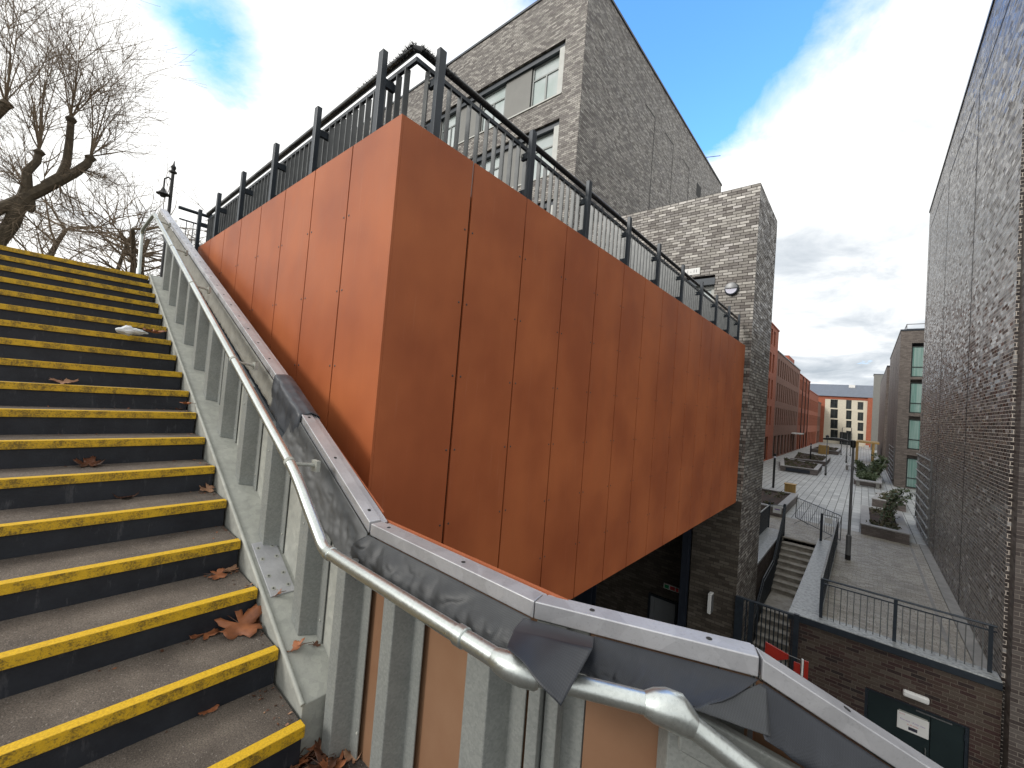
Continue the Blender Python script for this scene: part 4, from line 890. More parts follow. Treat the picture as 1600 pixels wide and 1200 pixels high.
# railing on the coping
fr = thing('court_railing', 'black bar railing along the coping above the dark green door', 'railing', (.7, 12.2, -4.45))
m = MB(); m.tube([V((-.62, 12.22, -3.58)), V((2.05, 12.22, -3.58))], .022, 8); m.build('top_rail', 'black_steel', fr)
Bx('under_rail', 'black_steel', fr, -.62, 2.05, 12.21, 12.23, -3.69, -3.665)
for x in (-.60, .64, 1.97): Bx('post', 'black_steel', fr, x - .03, x + .03, 12.20, 12.24, -4.45, -3.60)
x = -.48
while x < 1.93:
    if abs(x - .64) > .05: Bx('baluster', 'baluster', fr, x - .008, x + .008, 12.212, 12.228, -4.45, -3.69)
    x += .112
sr = thing('side_railing', 'black bar railing on the side coping running back to the square', 'railing', (-.62, 16, -4.45))
m = MB(); m.tube([V((-.62, 12.24, -3.58)), V((-.62, 20.0, -3.50)), V((-1.10, 20.0, -3.46))], .022, 8); m.build('top_rail', 'coping', sr)
for y in (12.5, 14.9, 17.4, 19.9): Bx('post', 'black_steel', sr, -.65, -.60, y - .03, y + .03, -4.45, -3.6)
y = 12.65
while y < 19.8: Bx('baluster', 'black_steel', sr, -.63, -.61, y - .02, y + .02, -4.45, -3.6); y += .14
Bx('end_post', 'steelcol', sr, -1.14, -1.06, 19.9, 19.98, -5.6, -3.42)
wn_ = thing('paper_notice', 'white sheet tied to the railing at the right of the stair head', 'sign', (-.85, 19.96, -3.8)); Bx('sheet', 'white', wn_, -1.02, -.78, 19.955, 19.965, -3.75, -3.55)
# stair down to the court
ls = thing('court_stairs', 'worn stone steps between brick walls leading down beside the tower', 'stairs', (-1.8, 17, ZG))
m = MB()
zt_ = ZP; y = 20.1; k = 0; stp = []
for k in range(9): stp.append((y, zt_ - .161 * (k))); y -= .30
prof_ = [(20.4, ZG + .01), (20.4, ZP + .004)]
yy = 20.1; z = ZP + .004
for k in range(9): prof_ += [(yy, z), (yy, z - .161)]; z -= .161; yy -= .30
yl = 15.95; prof_.append((yl, z)); 
yy = yl
for k in range(9): prof_ += [(yy, z), (yy, z - .163)]; z -= .163; yy -= .29
prof_ = [p for i, p in enumerate(prof_) if i == 0 or p != prof_[i - 1]]
prof_ += [(prof_[-1][0], ZG + .01)]
m.prism([V((-2.3, a, b)) for a, b in prof_], [V((-1.152, a, b)) for a, b in prof_]); m.build('steps', 'stepstone', ls)
yy = 20.1; z = ZP + .004
for k in range(18):
    if k == 9: yy = yl
    m = MB(); m.tube([V((-2.29, yy - .005, z - .028)), V((-1.80, yy - .005, z - .028))], .034, 10); m.tube([V((-1.79, yy - .005, z - .028)), V((-1.16, yy - .005, z - .028))], .034, 10); m.build('nosing_stone', 'stepstone', ls, smooth=True)
    z -= .161 if k < 9 else .163; yy -= .30 if k < 9 else .29
lw = thing('stair_side_wall', 'low brick wall with pale coping between the tower and the stone steps', 'wall', (-2.6, 17, ZG))
Bx('wall', 'brick_wall', lw, -2.9, -2.36, 14.15, 20.15, ZG + .02, -4.53); Bx('coping', 'coping', lw, -2.93, -2.33, 14.12, 20.2, -4.53, -4.45, bevel=.01)
lr = thing('left_stair_railing', 'black railing sloping down the left side of the stone steps', 'railing', (-2.28, 17, ZP))
RP = [V((-2.30, 20.2, -3.42)), V((-2.30, 17.75, -5.02)), V((-2.30, 15.9, -5.15)), V((-2.30, 13.3, -6.55))]
m = MB(); m.tube(RP, .024, 8); m.tube([p + V((0.03, 0, -.09)) for p in RP], .012, 6); m.build('top_rail', 'black_steel', lr)
m = MB(); m.tube([V((-2.88, 15.6, -3.57)), V((-2.88, 20.4, -3.57)), V((-2.36, 20.4, -3.50))], .024, 8); m.build('upper_rail', 'coping', lr)
for i in range(3):
    A, B = RP[i], RP[i + 1]; n_ = max(2, int((A - B).length / .13))
    for k in range(n_):
        p = A.lerp(B, k / n_); Bx('baluster', 'black_steel', lr, p.x - .01, p.x + .01, p.y - .018, p.y + .018, p.z - .95, p.z - .02)
y = 15.7
while y < 20.35: Bx('baluster', 'black_steel', lr, -2.89, -2.87, y - .03, y + .03, -4.45, -3.59); y += .14
for x in (-2.88, -2.36): Bx('post', 'black_steel', lr, x - .035, x + .035, 20.37, 20.43, ZP, -3.45)
Bx('post', 'black_steel', lr, -2.36, -2.28, 20.16, 20.24, -5.0, -3.38)
ns = thing('rail_notice', 'white printed sheet on the rail left of the stair head', 'sign', (-2.6, 20.35, -3.8)); Bx('sheet', 'white', ns, -2.74, -2.44, 20.335, 20.345, -3.84, -3.55); Bx('print', 'inkpurple', ns, -2.68, -2.50, 20.330, 20.334, -3.70, -3.66)
gt = thing('steel_gate', 'black barred gate fence at the foot of the stone steps', 'gate', (-1.5, 11.4, ZG))
GY = 11.42
m = MB(); m.tube([V((-2.16, GY, -4.30)), V((-.97, GY, -4.30))], .03, 8); m.build('top_rail', 'black_steel', gt); Bx('bottom_rail', 'black_steel', gt, -2.16, -.97, GY - .02, GY + .02, -6.95, -6.90)
Bx('post', 'black_steel', gt, -2.19, -2.02, GY - .04, GY + .04, ZG, -4.28); Bx('post', 'black_steel', gt, -1.03, -.93, GY - .04, GY + .04, ZG, -4.25); Bx('mid_stile', 'black_steel', gt, -1.90, -1.80, GY - .03, GY + .03, -6.9, -4.31)
for i in range(9): x = -1.72 + i * .083; Bx('bar', 'black_steel', gt, x - .011, x + .011, GY - .011, GY + .011, -6.9, -4.31)
for i in range(1): Bx('bar', 'black_steel', gt, -1.97, -1.94, GY - .011, GY + .011, -6.9, -4.31)
rbz = thing('plastic_barrier', 'red plastic barrier with white strip partly hidden behind the coping', 'barrier', (-1.05, 10.6, ZG))
m = MB(); qa = aty(1196, 1004, 10.6); qb = aty(1232, 1024, 10.6); m.prism([V((qa.x, 10.6, qa.z + .01)), V((qb.x, 10.6, qb.z + .0)), V((qb.x, 10.6, qb.z - .08)), V((qa.x, 10.6, qa.z - .4))], [V((qa.x, 10.64, qa.z + .01)), V((qb.x, 10.64, qb.z)), V((qb.x, 10.64, qb.z - .08)), V((qa.x, 10.64, qa.z - .4))]); m.build('board', 'red_plastic', rbz)
qc = aty(1254, 1030, 10.6); m = MB(); m.tube([V((qc.x, 10.6, qc.z)), V((qc.x, 10.6, qc.z - .35))], .02, 8); m.build('white_strip', 'white', rbz); m = MB(); m.box(qc.x - .14, qc.x - .03, 10.6, 10.64, qc.z - .5, qc.z - .12); m.box(qc.x + .03, qc.x + .10, 10.6, 10.64, qc.z - .5, qc.z - .02); m.build('board', 'red_plastic', rbz)
m = MB(); m.tube([V((qb.x, 10.62, qb.z)), V((qb.x + .2, 10.62, qb.z - .01)), V((qb.x + .28, 10.62, qb.z - .08))], .008, 6); m.box(qc.x - .3, qc.x - .25, 10.60, 10.66, ZG, qc.z - .3); m.build('frame', 'lampgrey', rbz)

# ================================================================== square furniture
def leafcloud(m, c, rad, n, L, seed=0, up=.5):
    rnd = random.Random(seed)
    for i in range(n):
        d = V((rnd.gauss(0, 1), rnd.gauss(0, 1), rnd.gauss(0, 1))).normalized() * rnd.random() ** .4
        p = V(c) + V((d.x * rad[0], d.y * rad[1], abs(d.z) * rad[2])); a = V((rnd.gauss(0, 1), rnd.gauss(0, 1), rnd.gauss(0, 1) + up)).normalized(); b = a.orthogonal().normalized() * L * .3; l = L * rnd.uniform(.6, 1.3)
        m.face([p, p + a * l * .5 + b, p + a * l, p + a * l * .5 - b])
def planter(poly, top, lab, soil=.12, wall='planterbrick', w=.28, plants=60, seed=1, pl_h=.25, cap='plantercap', pmat='leafdark', leafL=.12):
    cen = sum((V((x, y, 0)) for x, y in poly), V()) / len(poly)
    t = thing('brick_planter', lab, 'planter', (cen.x, cen.y, ZP))
    def inset(p, w):
        out = []; n = len(p)
        ar = sum(p[i][0] * p[(i + 1) % n][1] - p[(i + 1) % n][0] * p[i][1] for i in range(n)); sg_ = 1 if ar > 0 else -1
        for i in range(n):
            a = V((*p[i - 1], 0)); b = V((*p[i], 0)); c_ = V((*p[(i + 1) % n], 0)); e1 = (b - a).normalized(); e2 = (c_ - b).normalized()
            n1 = V((-e1.y, e1.x, 0)) * sg_; n2 = V((-e2.y, e2.x, 0)) * sg_; k = (n1 + n2); k = k / max(.35, k.length_squared) * 2; q = b + k * w; out.append((q.x, q.y))
        return out
    inn = inset(poly, w); m = MB(); n = len(poly)
    for i in range(n):
        j = (i + 1) % n; A = [V((*poly[i], 0)), V((*poly[j], 0)), V((*inn[j], 0)), V((*inn[i], 0))]
        m.prism([p + V((0, 0, ZP)) for p in A], [p + V((0, 0, top - .05)) for p in A])
    m.build('wall', wall, t)
    o2 = inset(poly, -.03); i2_ = inset(poly, w + .02); m = MB()
    for i in range(n):
        j = (i + 1) % n; A = [V((*o2[i], 0)), V((*o2[j], 0)), V((*i2_[j], 0)), V((*i2_[i], 0))]
        m.prism([p + V((0, 0, top - .05)) for p in A], [p + V((0, 0, top)) for p in A])
    m.build('coping', cap, t)
    m = MB(); m.face([V((*p, top - soil)) for p in inn]); m.build('soil', 'soil', t)
    if plants:
        rnd = random.Random(seed); m = MB(); xs_ = [p[0] for p in inn]; ys_ = [p[1] for p in inn]
        for i in range(plants):
            a, b, c_ = (V((*rnd.choice(inn), 0)) for _ in range(3)); r1, r2 = sorted((rnd.random(), rnd.random())); p = a * r1 + b * (r2 - r1) + c_ * (1 - r2); p = p.lerp(cen, .15)
            leafcloud(m, (p.x, p.y, top - soil), (.22, .22, pl_h), 26, leafL, seed * 100 + i)
        m.build('plants', pmat, t)['kind'] = 'stuff'
    return t
planter([(.05, 23.9), (1.55, 23.6), (1.55, 29.2), (.02, 29.4)], -4.2, 'near brick planter with a leaning shrub against the dark wall', plants=22, seed=2)
planter([(.5, 32.9), (1.95, 32.7), (1.95, 40), (.85, 36)], -4.2, 'wedge shaped brick planter behind the near one', plants=20, seed=3)
planter([(-.5, 43.2), (1.15, 43), (1.25, 55), (-.65, 63)], -4.2, 'long brick planter full of green plants on the right of the square', plants=90, seed=4, pl_h=.5, pmat='leafgreen', leafL=.2)
planter([(-8.0, 23.8), (-2.82, 23.8), (-2.78, 29.4), (-8.0, 29.4)], -4.2, 'planter with leaf litter and sloping edge beside the stair head', plants=26, seed=5, pl_h=.15)
planter([(-5.7, 45.3), (-3.0, 45.6), (-3.1, 52.5), (-6.9, 54.5)], -4.15, 'brick planter with dark recessed panel on the left of the square', plants=30, seed=6)
planter([(-6.1, 55.3), (-3.05, 56.6), (-3.1, 66.2), (-6.9, 67.5)], -4.15, 'second brick planter behind the one with a dark recessed panel', plants=30, seed=7)
planter([(-6.3, 80), (-2.9, 80), (-2.9, 92), (-6.3, 92)], -4.1, 'farthest brick planter near the cream building', plants=30, seed=8)
pn = thing('planter_screen', 'dark panel set along the front of the left hand planter', 'panel', (-4.4, 45.2, ZP)); Bx('panel', 'steelcol', pn, -5.3, -3.5, 45.22, 45.28, ZP + .08, -4.27)
# leaning shrub
sh = thing('leaning_shrub', 'leafy shrub leaning out of the near planter towards the wall', 'shrub', (.9, 25.5, -4.3)); ms = MB(); ml_ = MB(); rnd = random.Random(5)
for i in range(9):
    b0 = V((.75 + rnd.uniform(-.1, .2), 24.9 + rnd.uniform(-.4, .9), -4.32)); tip = b0 + V((rnd.uniform(.4, 1.0), rnd.uniform(.3, 2.6), rnd.uniform(.9, 1.75)))
    mid = b0.lerp(tip, .5) + V((-.1, 0, .15)); pts = [b0, b0.lerp(mid, .5), mid, mid.lerp(tip, .5) + V((0, 0, .05)), tip]; ms.tube(pts, [.02, .017, .014, .01, .004], 5)
    for k in range(46):
        t_ = .15 + .85 * k / 46; p = pts[int(t_ * 3.99)].lerp(pts[int(t_ * 3.99) + 1], (t_ * 3.99) % 1); a = V((rnd.gauss(0, 1), rnd.gauss(0, 1), rnd.gauss(0, .7))).normalized(); L = rnd.uniform(.12, .24); b = a.orthogonal().normalized() * L * .2; ml_.face([p, p + a * L * .5 + b, p + a * L, p + a * L * .5 - b])
ms.build('stems', 'bark', sh); ml_.build('leaves', 'leafgreen', sh)
sh2 = thing('leaning_shrub', 'taller green shrub at the right of the long planter', 'shrub', (1.0, 46, -4.3)); ms = MB(); ml_ = MB()
for i in range(12):
    b0 = V((.7 + rnd.uniform(-.2, .3), 46 + rnd.uniform(-1.5, 5), -4.3)); tip = b0 + V((rnd.uniform(-.1, .9), rnd.uniform(-.5, 1.5), rnd.uniform(.9, 2.0))); ms.tube([b0, b0.lerp(tip, .5), tip], [.025, .018, .005], 5)
    for k in range(50):
        p = b0.lerp(tip, .2 + .8 * k / 50); a = V((rnd.gauss(0, 1), rnd.gauss(0, 1), rnd.gauss(0, .7))).normalized(); L = rnd.uniform(.15, .38); b = a.orthogonal().normalized() * L * .25; ml_.face([p, p + a * L * .5 + b, p + a * L, p + a * L * .5 - b])
ms.build('stems', 'bark', sh2); ml_.build('leaves', 'leafgreen', sh2)
def bench(x, y, w, lab, rot=0):
    t = thing('stone_bench', lab, 'bench', (x, y, ZP)); Bx('seat', 'plantercap', t, x - w / 2, x + w / 2, y - .25, y + .25, -4.26, -4.18)
    for s_ in (-1, 1): Bx('leg', 'concrete', t, x + s_ * w * .36 - .1, x + s_ * w * .36 + .1, y - .2, y + .2, ZP, -4.26)
bench(.35, 42.5, 1.6, 'pale bench slab in front of the long planter'); bench(1.25, 36.0, 1.1, 'pale bench slab beside the wedge shaped planter'); bench(-.9, 56, .9, 'small pale bench at the left edge of the long planter')
wb = thing('timber_box', 'yellow timber cube at the corner of the planter by the stair head', 'box', (-3.2, 30, ZP))
Bx('body', 'wood', wb, -3.50, -2.98, 29.8, 30.3, ZP, -3.82); Bx('lid', 'wood', wb, -3.53, -2.95, 29.77, 30.33, -3.82, -3.77)
a_ = atz(1296, 703, ZP); wb2 = thing('timber_box', 'distant yellow timber cube on the far planter', 'box', (a_.x, 78, ZP)); Bx('body', 'wood', wb2, a_.x - .6, a_.x + .6, 78, 79.2, ZP, ZP + 1.25); Bx('lid', 'wood', wb2, a_.x - .63, a_.x + .63, 77.97, 79.23, ZP + 1.25, ZP + 1.31)
cbx = thing('crowd_barrier', 'steel crowd control barrier standing across the head of the stone steps', 'barrier', (-1.5, 22.5, ZP))
A = V((-2.27, 23.6, 0)); B = V((-.55, 20.95, 0)); m = MB(); zz0, zz1 = ZP + .18, ZP + 1.1
m.tube([A + V((0, 0, zz0)), A + V((0, 0, zz1 - .06)), A.lerp(B, .03) + V((0, 0, zz1)), A.lerp(B, .97) + V((0, 0, zz1)), B + V((0, 0, zz1 - .06)), B + V((0, 0, zz0)), A + V((0, 0, zz0))], .018, 8); m.build('frame', 'lampgrey', cbx)
for i in range(1, 22): p = A.lerp(B, i / 22); m = MB(); m.tube([p + V((0, 0, zz0)), p + V((0, 0, zz1))], .007, 5); m.build('bar', 'lampgrey', cbx)
for t_ in (.15, .85): p = A.lerp(B, t_); m = MB(); m.tube([p + V((-.25, -.18, ZP + .012)), p + V((0, 0, zz0)), p + V((.25, .18, ZP + .012))], .012, 6); m.build('foot', 'lampgrey', cbx)
def lamp(x, y, h, lab, arm=None, r=.045, mat='lampgrey'):
    t = thing('street_lamp', lab, 'street lamp', (x, y, ZP)); m = MB(); m.lathe(V((x, y, ZP)), [(r * 1.7, 0), (r * 1.7, .82), (r, .86), (r * .75, h)], 14); m.build('pole', mat, t, smooth=True); m = MB(); m.lathe(V((x, y, ZP)), [(r * 1.8, 0), (r * 1.8, .16), (r * 1.72, .17)], 14); m.build('base_band', 'iron', t)
    return t
t = lamp(-.27, 18.9, 4.08, 'near grey street lamp with a flat dark arm beside the stairs')
m = MB(); m.box(-1.12, -.33, 18.86, 18.94, -.60, -.54); m.lathe(V((-.28, 18.9, -.78)), [(.065, 0), (.075, .03), (.075, .24), (.05, .26)], 12); m.build('arm', 'iron', t)
m = MB(); pts = [V((-1.12 + .70 * i / 8, 18.9, -.54 + .05 * math.sin(math.pi * i / 8))) for i in range(9)]
m.prism([p + V((0, -.15, 0)) for p in pts] + [V((-.42, 18.75, -.585)), V((-1.12, 18.75, -.585))], [p + V((0, .15, 0)) for p in pts] + [V((-.42, 19.05, -.585)), V((-1.12, 19.05, -.585))]); m.build('lamp_head', 'iron', t)
t = lamp(-2.5, 47, 3.2, 'slim street lamp with a small lantern by the left planters', r=.045); m = MB(); m.lathe(V((-2.5, 47, ZP + 3.2)), [(.05, 0), (.13, .05), (.13, .3), (.16, .32), (.03, .42)], 10); m.build('lantern', 'iron', t)
t = lamp(-1.55, 66, 3.6, 'distant street lamp in the middle of the square', r=.05); Bx('lamp_head', 'iron', t, -2.3, -1.5, 65.9, 66.1, ZP + 3.6, ZP + 3.7)
def bollard(x, y, h, lab): 
    t = thing('light_bollard', lab, 'bollard', (x, y, ZP)); m = MB(); m.lathe(V((x, y, ZP)), [(.07, 0), (.07, h), (.05, h + .02), (.0001, h + .02)], 12); m.build('post', 'iron', t); m = MB(); m.lathe(V((x, y, ZP + h - .28)), [(.071, 0), (.074, .01), (.074, .1), (.071, .11)], 12); m.build('lens', 'lens', t)
bollard(-4.56, 33.4, 2.3, 'tall black light column between the saplings'); bollard(-4.6, 59, 2.2, 'tall black light column by the second planter')
for (x0, x1, y) in ((-2.6, -1.5, 82),):
    t = thing('portal_frame', 'thin grey steel portal frame standing in the distant square', 'frame', (x0, y, ZP)); m = MB(); m.tube([V((x0, y, ZP)), V((x0, y, -.5)), V((x1, y, -.4)), V((x1, y, ZP))], .05, 6); m.build('frame', 'lampgrey', t)
    for x in (x0, x1): m = MB(); m.box(x - .12, x + .12, y - .12, y + .12, ZP, ZP + .05); m.build('foot_plate', 'iron', t)
pg = thing('timber_canopy', 'timber canopy on orange posts against the right hand terrace', 'canopy', (.4, 72, ZP)); Bx('roof', 'wood', pg, -.75, 1.5, 70, 76, -2.15, -1.95)
for x, y in ((-.65, 70.2), (.95, 70.2), (-.65, 75.7), (.95, 75.7)): Bx('post', 'wood', pg, x - .12, x + .12, y - .12, y + .12, ZP, -2.15)
Bx('notice', 'white', pg, .1, .5, 70.0, 70.05, -2.9, -2.4)

# ================================================================== trees
def limb(m, pts, r0, r1, n=7):
    k = len(pts); m.tube(pts, [r0 + (r1 - r0) * i / (k - 1) for i in range(k)], n)
def twigs(m, p, d, L, r, depth, rnd, curl=.25, up=.06, split=3, nseg=5):
    pts = [p]; q = V(p); d = d.normalized()
    for i in range(nseg):
        d = (d + V((rnd.gauss(0, curl), rnd.gauss(0, curl), rnd.gauss(0, curl) + up)) * .35).normalized(); q = q + d * L / nseg; pts.append(q.copy())
    m.tube(pts, [max(.0028, r * (1 - .8 * i / nseg)) for i in range(nseg + 1)], 3 if r < .03 else 5, cap=False)
    if depth > 0:
        for i in range(split):
            j = rnd.randint(1, nseg); dd = (pts[j] - pts[j - 1]).normalized(); s = V((rnd.gauss(0, 1), rnd.gauss(0, 1), rnd.gauss(0, 1))); s = (s - dd * s.dot(dd)).normalized()
            twigs(m, pts[j], dd + s * rnd.uniform(.5, 1.0), L * rnd.uniform(.45, .75), r * .55, depth - 1, rnd, curl, up, split, nseg)
TXX = -15.0
pl = thing('pollarded_tree', 'large bare pollarded tree with knuckled limbs left of the steps', 'tree', (TXX, -.8, 1.28)); rnd = random.Random(11)
T_ = lambda x, y, dx=0: atx(x, y, TXX + dx)
mt = MB(); base = T_(-12, 400)
limb(mt, [V((base.x, base.y - .1, 1.25)), T_(-4, 378), T_(18, 350), T_(30, 320), T_(45, 306)], .15, .13, 10)
limb(mt, [T_(-60, 350, .3), T_(-25, 336, .2), T_(5, 324), T_(45, 306)], .13, .11, 9)
limb(mt, [T_(35, 310), T_(62, 298), T_(92, 283), T_(120, 268), T_(136, 256), T_(141, 247)], .13, .075, 9); mt.lathe(T_(141, 247) + V((0, 0, -.08)), [(.05, -.02), (.10, .05), (.11, .10), (.05, .15)], 9)
limb(mt, [T_(70, 290), T_(95, 275), T_(104, 255), T_(108, 225), T_(111, 190)], .10, .065, 8); mt.lathe(T_(111, 188), [(.08, -.05), (.11, .03), (.05, .10)], 8)
limb(mt, [T_(35, 312), T_(42, 290), T_(42, 268), T_(58, 252), T_(61, 238)], .11, .06, 8); mt.lathe(T_(61, 240), [(.06, -.05), (.11, .03), (.05, .10)], 8)
limb(mt, [T_(45, 308), T_(48, 325), T_(44, 330)], .10, .07, 8); limb(mt, [T_(-40, 190), T_(-12, 180), T_(8, 163)], .14, .10, 8); mt.lathe(T_(8, 165), [(.08, -.05), (.14, .03), (.06, .12)], 8)
limb(mt, [T_(-70, 345), T_(-55, 260), T_(-40, 190)], .15, .11, 8)
mt.build('trunk', 'bark', pl, smooth=True)
mc = MB(); iv = lambda x, y: (T_(x, y) - T_(61, 240)).normalized()
def fan(px, py, n, tx, spread, L, depth=3, r=.019):
    o = T_(px, py)
    for i in range(n):
        e = T_(tx[0] + rnd.uniform(-spread, spread), tx[1] + rnd.uniform(-spread * .6, spread * .6), rnd.uniform(-1.2, 1.2)); d = e - o
        twigs(mc, o + V((0, 0, .05)), d, d.length * rnd.uniform(.8, 1.0) * L, r * rnd.uniform(.7, 1.2), depth, rnd, .13, .05, 4, 6)
fan(111, 188, 7, (125, 60), 34, 1.0); fan(111, 188, 3, (150, 110), 30, .95)
fan(141, 247, 8, (172, 130), 34, .95); fan(141, 247, 4, (195, 205), 30, .95); fan(141, 247, 2, (225, 238), 8, .8, 1)
fan(61, 238, 8, (40, 110), 60, 1.0); fan(61, 238, 3, (80, 150), 40, .9)
fan(8, 163, 7, (20, 20), 60, 1.0); fan(8, 163, 3, (60, 120), 50, .9); fan(42, 300, 8, (10, 220), 50, .9); fan(45, 328, 5, (20, 345), 50, .8); fan(120, 266, 5, (170, 300), 40, .8, 3); fan(90, 285, 5, (110, 330), 45, .8, 3)
mc.build('crown', 'twig', pl)
def bgtree(px, py, X, h, lab, seed, lean=0, n=16, spread=1.0, rb=.12):
    rnd_ = random.Random(seed); b = atx(px, py, X); b = V((b.x, b.y, 1.2)); t = thing('bare_tree', lab, 'tree', b, 'bare trees beyond the top of the steps'); m = MB(); pts = [b]; q = b.copy(); d = V((0, lean, 1))
    for i in range(6): d = (d + V((rnd_.gauss(0, .2), rnd_.gauss(0, .2), .1))).normalized(); q = q + d * h / 9; pts.append(q.copy())
    limb(m, pts, rb, rb * .4, 7); m.build('trunk', 'bark', t, smooth=True); m = MB()
    for i in range(n):
        j = rnd_.randint(2, 6); a = rnd_.uniform(0, 6.283); twigs(m, pts[j], V((math.cos(a), math.sin(a) * spread, rnd_.uniform(.1, .9))), h * rnd_.uniform(.3, .48), rb * .26, 3, rnd_, .4, .03, 3, 6)
    m.build('crown', 'twig', t)
bgtree(150, 400, -19, 4.6, 'slender bare tree with its trunk just left of the handrail end post', 21, .1, 22, 1.3, .10)
bgtree(205, 420, -17, 4.6, 'bare tree with a crooked trunk directly behind the handrail end post', 22, -.1, 16, 1.3, .11)
bgtree(242, 410, -21, 5.6, 'bare tree behind the head of the silver coping', 23, .1, 15, 1.3, .15)
bgtree(330, 380, -24, 6.4, 'bare tree behind the left end of the charcoal deck railing', 24, 0, 16, 1.3, .15)
bgtree(60, 390, -22, 5.6, 'bare tree behind the forked base of the pollarded tree', 25, 0, 16, 1.3, .15)
# old style lamp above the parapet head
LXX = -12.0; a_ = atx(272, 258, LXX); b_ = atx(265, 320, LXX); hl = thing('heritage_lamp', 'dark cast iron street lamp with hanging shade rising behind the silver coping', 'street lamp', (a_.x, b_.y, 1.2))
m = MB(); m.lathe(V((a_.x, b_.y, 1.2)), [(.06, 0), (.04, .5), (.03, a_.z - 1.2 - .2), (.07, a_.z - 1.2 - .18), (.07, a_.z - 1.2 - .15), (.035, a_.z - 1.2 - .12), (.05, a_.z - 1.2 - .05), (.02, a_.z - 1.2), (.004, a_.z - 1.2 + .1)], 12); m.build('pole', 'iron', hl, smooth=True)
c_ = V((a_.x, b_.y - .13, b_.z + .18)); m = MB(); m.tube([V((a_.x, b_.y, b_.z + .55)), c_ + V((0, .06, .42)), c_ + V((0, 0, .36)), c_ + V((0, 0, .1))], .018, 6); m.build('bracket', 'iron', hl)
m = MB(); m.lathe(c_, [(.125, 0), (.12, .02), (.055, .07), (.03, .14)], 14); m.lathe(c_, [(.0001, -.07), (.05, -.05), (.07, -.001)], 12); m.build('shade', 'iron', hl, smooth=True)

# ================================================================== litter on the steps
def leafmesh(m, c, size, yaw, tilt, curl, seed, roll=0, lean=0):
    rnd_ = random.Random(seed); out = []; lob = 5
    for i in range(40):
        a = -math.pi * .86 + 2 * math.pi * .86 * i / 39; r = .45 + .55 * abs(math.cos(a * lob / 2 * .93)) ** .8; r *= 1 - .25 * abs(a) / math.pi; r *= 1 + rnd_.uniform(-.10, .10) + (.07 if i % 2 else -.05)
        out.append((r * math.cos(a), r * math.sin(a)))
    M_ = Matrix.Rotation(lean, 3, 'Y') @ Matrix.Rotation(yaw, 3, 'Z') @ Matrix.Rotation(tilt, 3, 'Y') @ Matrix.Rotation(roll, 3, 'X'); rings = [0.0, .35, .7, 1.0]; b = len(m.v)
    def P(x, y, f):
        z = curl * (x * x * .5 + y * y * .8) + .05 * math.sin(9 * x + seed) * f + .06 * math.sin(7 * y + seed * 2) * f; xx = x * (1 - abs(curl) * .25 * abs(x)); yy = y * (1 - abs(curl) * .35 * abs(y))
        return V(c) + M_ @ (V((xx, yy, z)) * size)
    vs = [P(0, 0, 0)]
    for f in rings[1:]:
        for x, y in out: vs.append(P(x * f, y * f, f))
    n = len(out); fs = [(0, 1 + i, 2 + i) for i in range(n - 1)]
    for k in range(2):
        for i in range(n - 1): a = 1 + k * n + i; fs.append((a, a + n, a + n + 1, a + 1))
    m.add(vs, fs)
    zmin = min(p.z for p in m.v[b:]); 
    for i in range(b, len(m.v)): m.v[i] = m.v[i] + V((0, 0, V(c).z - zmin + .002))
def leaf(c, size, yaw, tilt, curl, mat, lab, seed, stem=True):
    size *= 1.2 if seed == 1 else 1.15; curl *= .5; tilt = tilt * .5 if abs(tilt) < .41 else tilt
    t = thing('fallen_leaf', lab, 'leaf', c, 'dead leaves lying on and beside the steps'); m = MB(); leafmesh(m, c, size, yaw, tilt, curl, seed, 0, (.55 if seed == 1 else .15 + .06 * (seed % 5)) if seed < 18 else 0); m.build('blade', mat, t, smooth='all', solid=.0008)
    zc_ = m.v[0]; d = V((math.cos(yaw + math.pi), math.sin(yaw + math.pi), .15)); m2 = MB(); m2.tube([zc_, zc_ + d * size * .5 + V((0, 0, size * .1)), zc_ + d * size * 1.1], [.0022, .0018, .0014], 5); m2.build('stalk', 'leaf3', t)
def tr(k): return 1.3 - RI * k + .013
def LF(px, py, k, size, yaw, tilt, curl, mat, lab, seed): leaf(atz(px, py, tr(k)), size, yaw, tilt, curl, mat, lab, seed)
LF(372, 985, 16, .115, .5, -.25, .7, 'leaf', 'largest rusty leaf on the tread third from the bottom nosing', 1)
LF(318, 993, 16, .075, 2.4, .1, .9, 'leaf', 'pointed rusty leaf lying left of the largest leaf', 2)
LF(398, 978, 16, .06, 4.0, .4, 1.1, 'leaf3', 'dark curled leaf tucked behind the largest leaf by the stringer', 3)
LF(338, 902, 15, .05, 1.0, -.1, .6, 'leaf', 'orange brown leaf on the fourth tread up near the stringer', 4)
LF(360, 893, 15, .05, 3.6, .3, 1.0, 'leaf2', 'tan curled leaf right of the orange brown one', 5)
LF(320, 1110, 17, .05, .8, .1, .8, 'leaf', 'single rusty leaf on the dark lowest tread', 6)
LF(195, 777, 13, .075, .1, -.2, .9, 'leaf3', 'dark red leaf in the middle of the sixth tread up', 7)
LF(138, 729, 12, .085, 3.0, .1, 1.0, 'leaf3', 'long dark leaf on the tread above, further left', 8)
LF(322, 768, 13, .055, .4, .1, .7, 'leaf2', 'flat tan leaf beside the stringer on the sixth tread up', 9)
LF(288, 675, 11, .07, 2.9, 0, 1.2, 'leaf2', 'rolled tan leaf at the end of a tread halfway up', 10)
LF(238, 676, 11, .045, 1.3, .2, 1.1, 'leaf2', 'small round curled leaf left of the rolled tan one', 11)
LF(277, 640, 10, .05, 2.0, .3, 1.1, 'leaf', 'reddish leaf in the corner above the rolled tan leaf', 12)
LF(256, 605, 9, .07, .6, .1, 1.0, 'leaf', 'crumpled rusty leaf high on the right of the steps', 13)
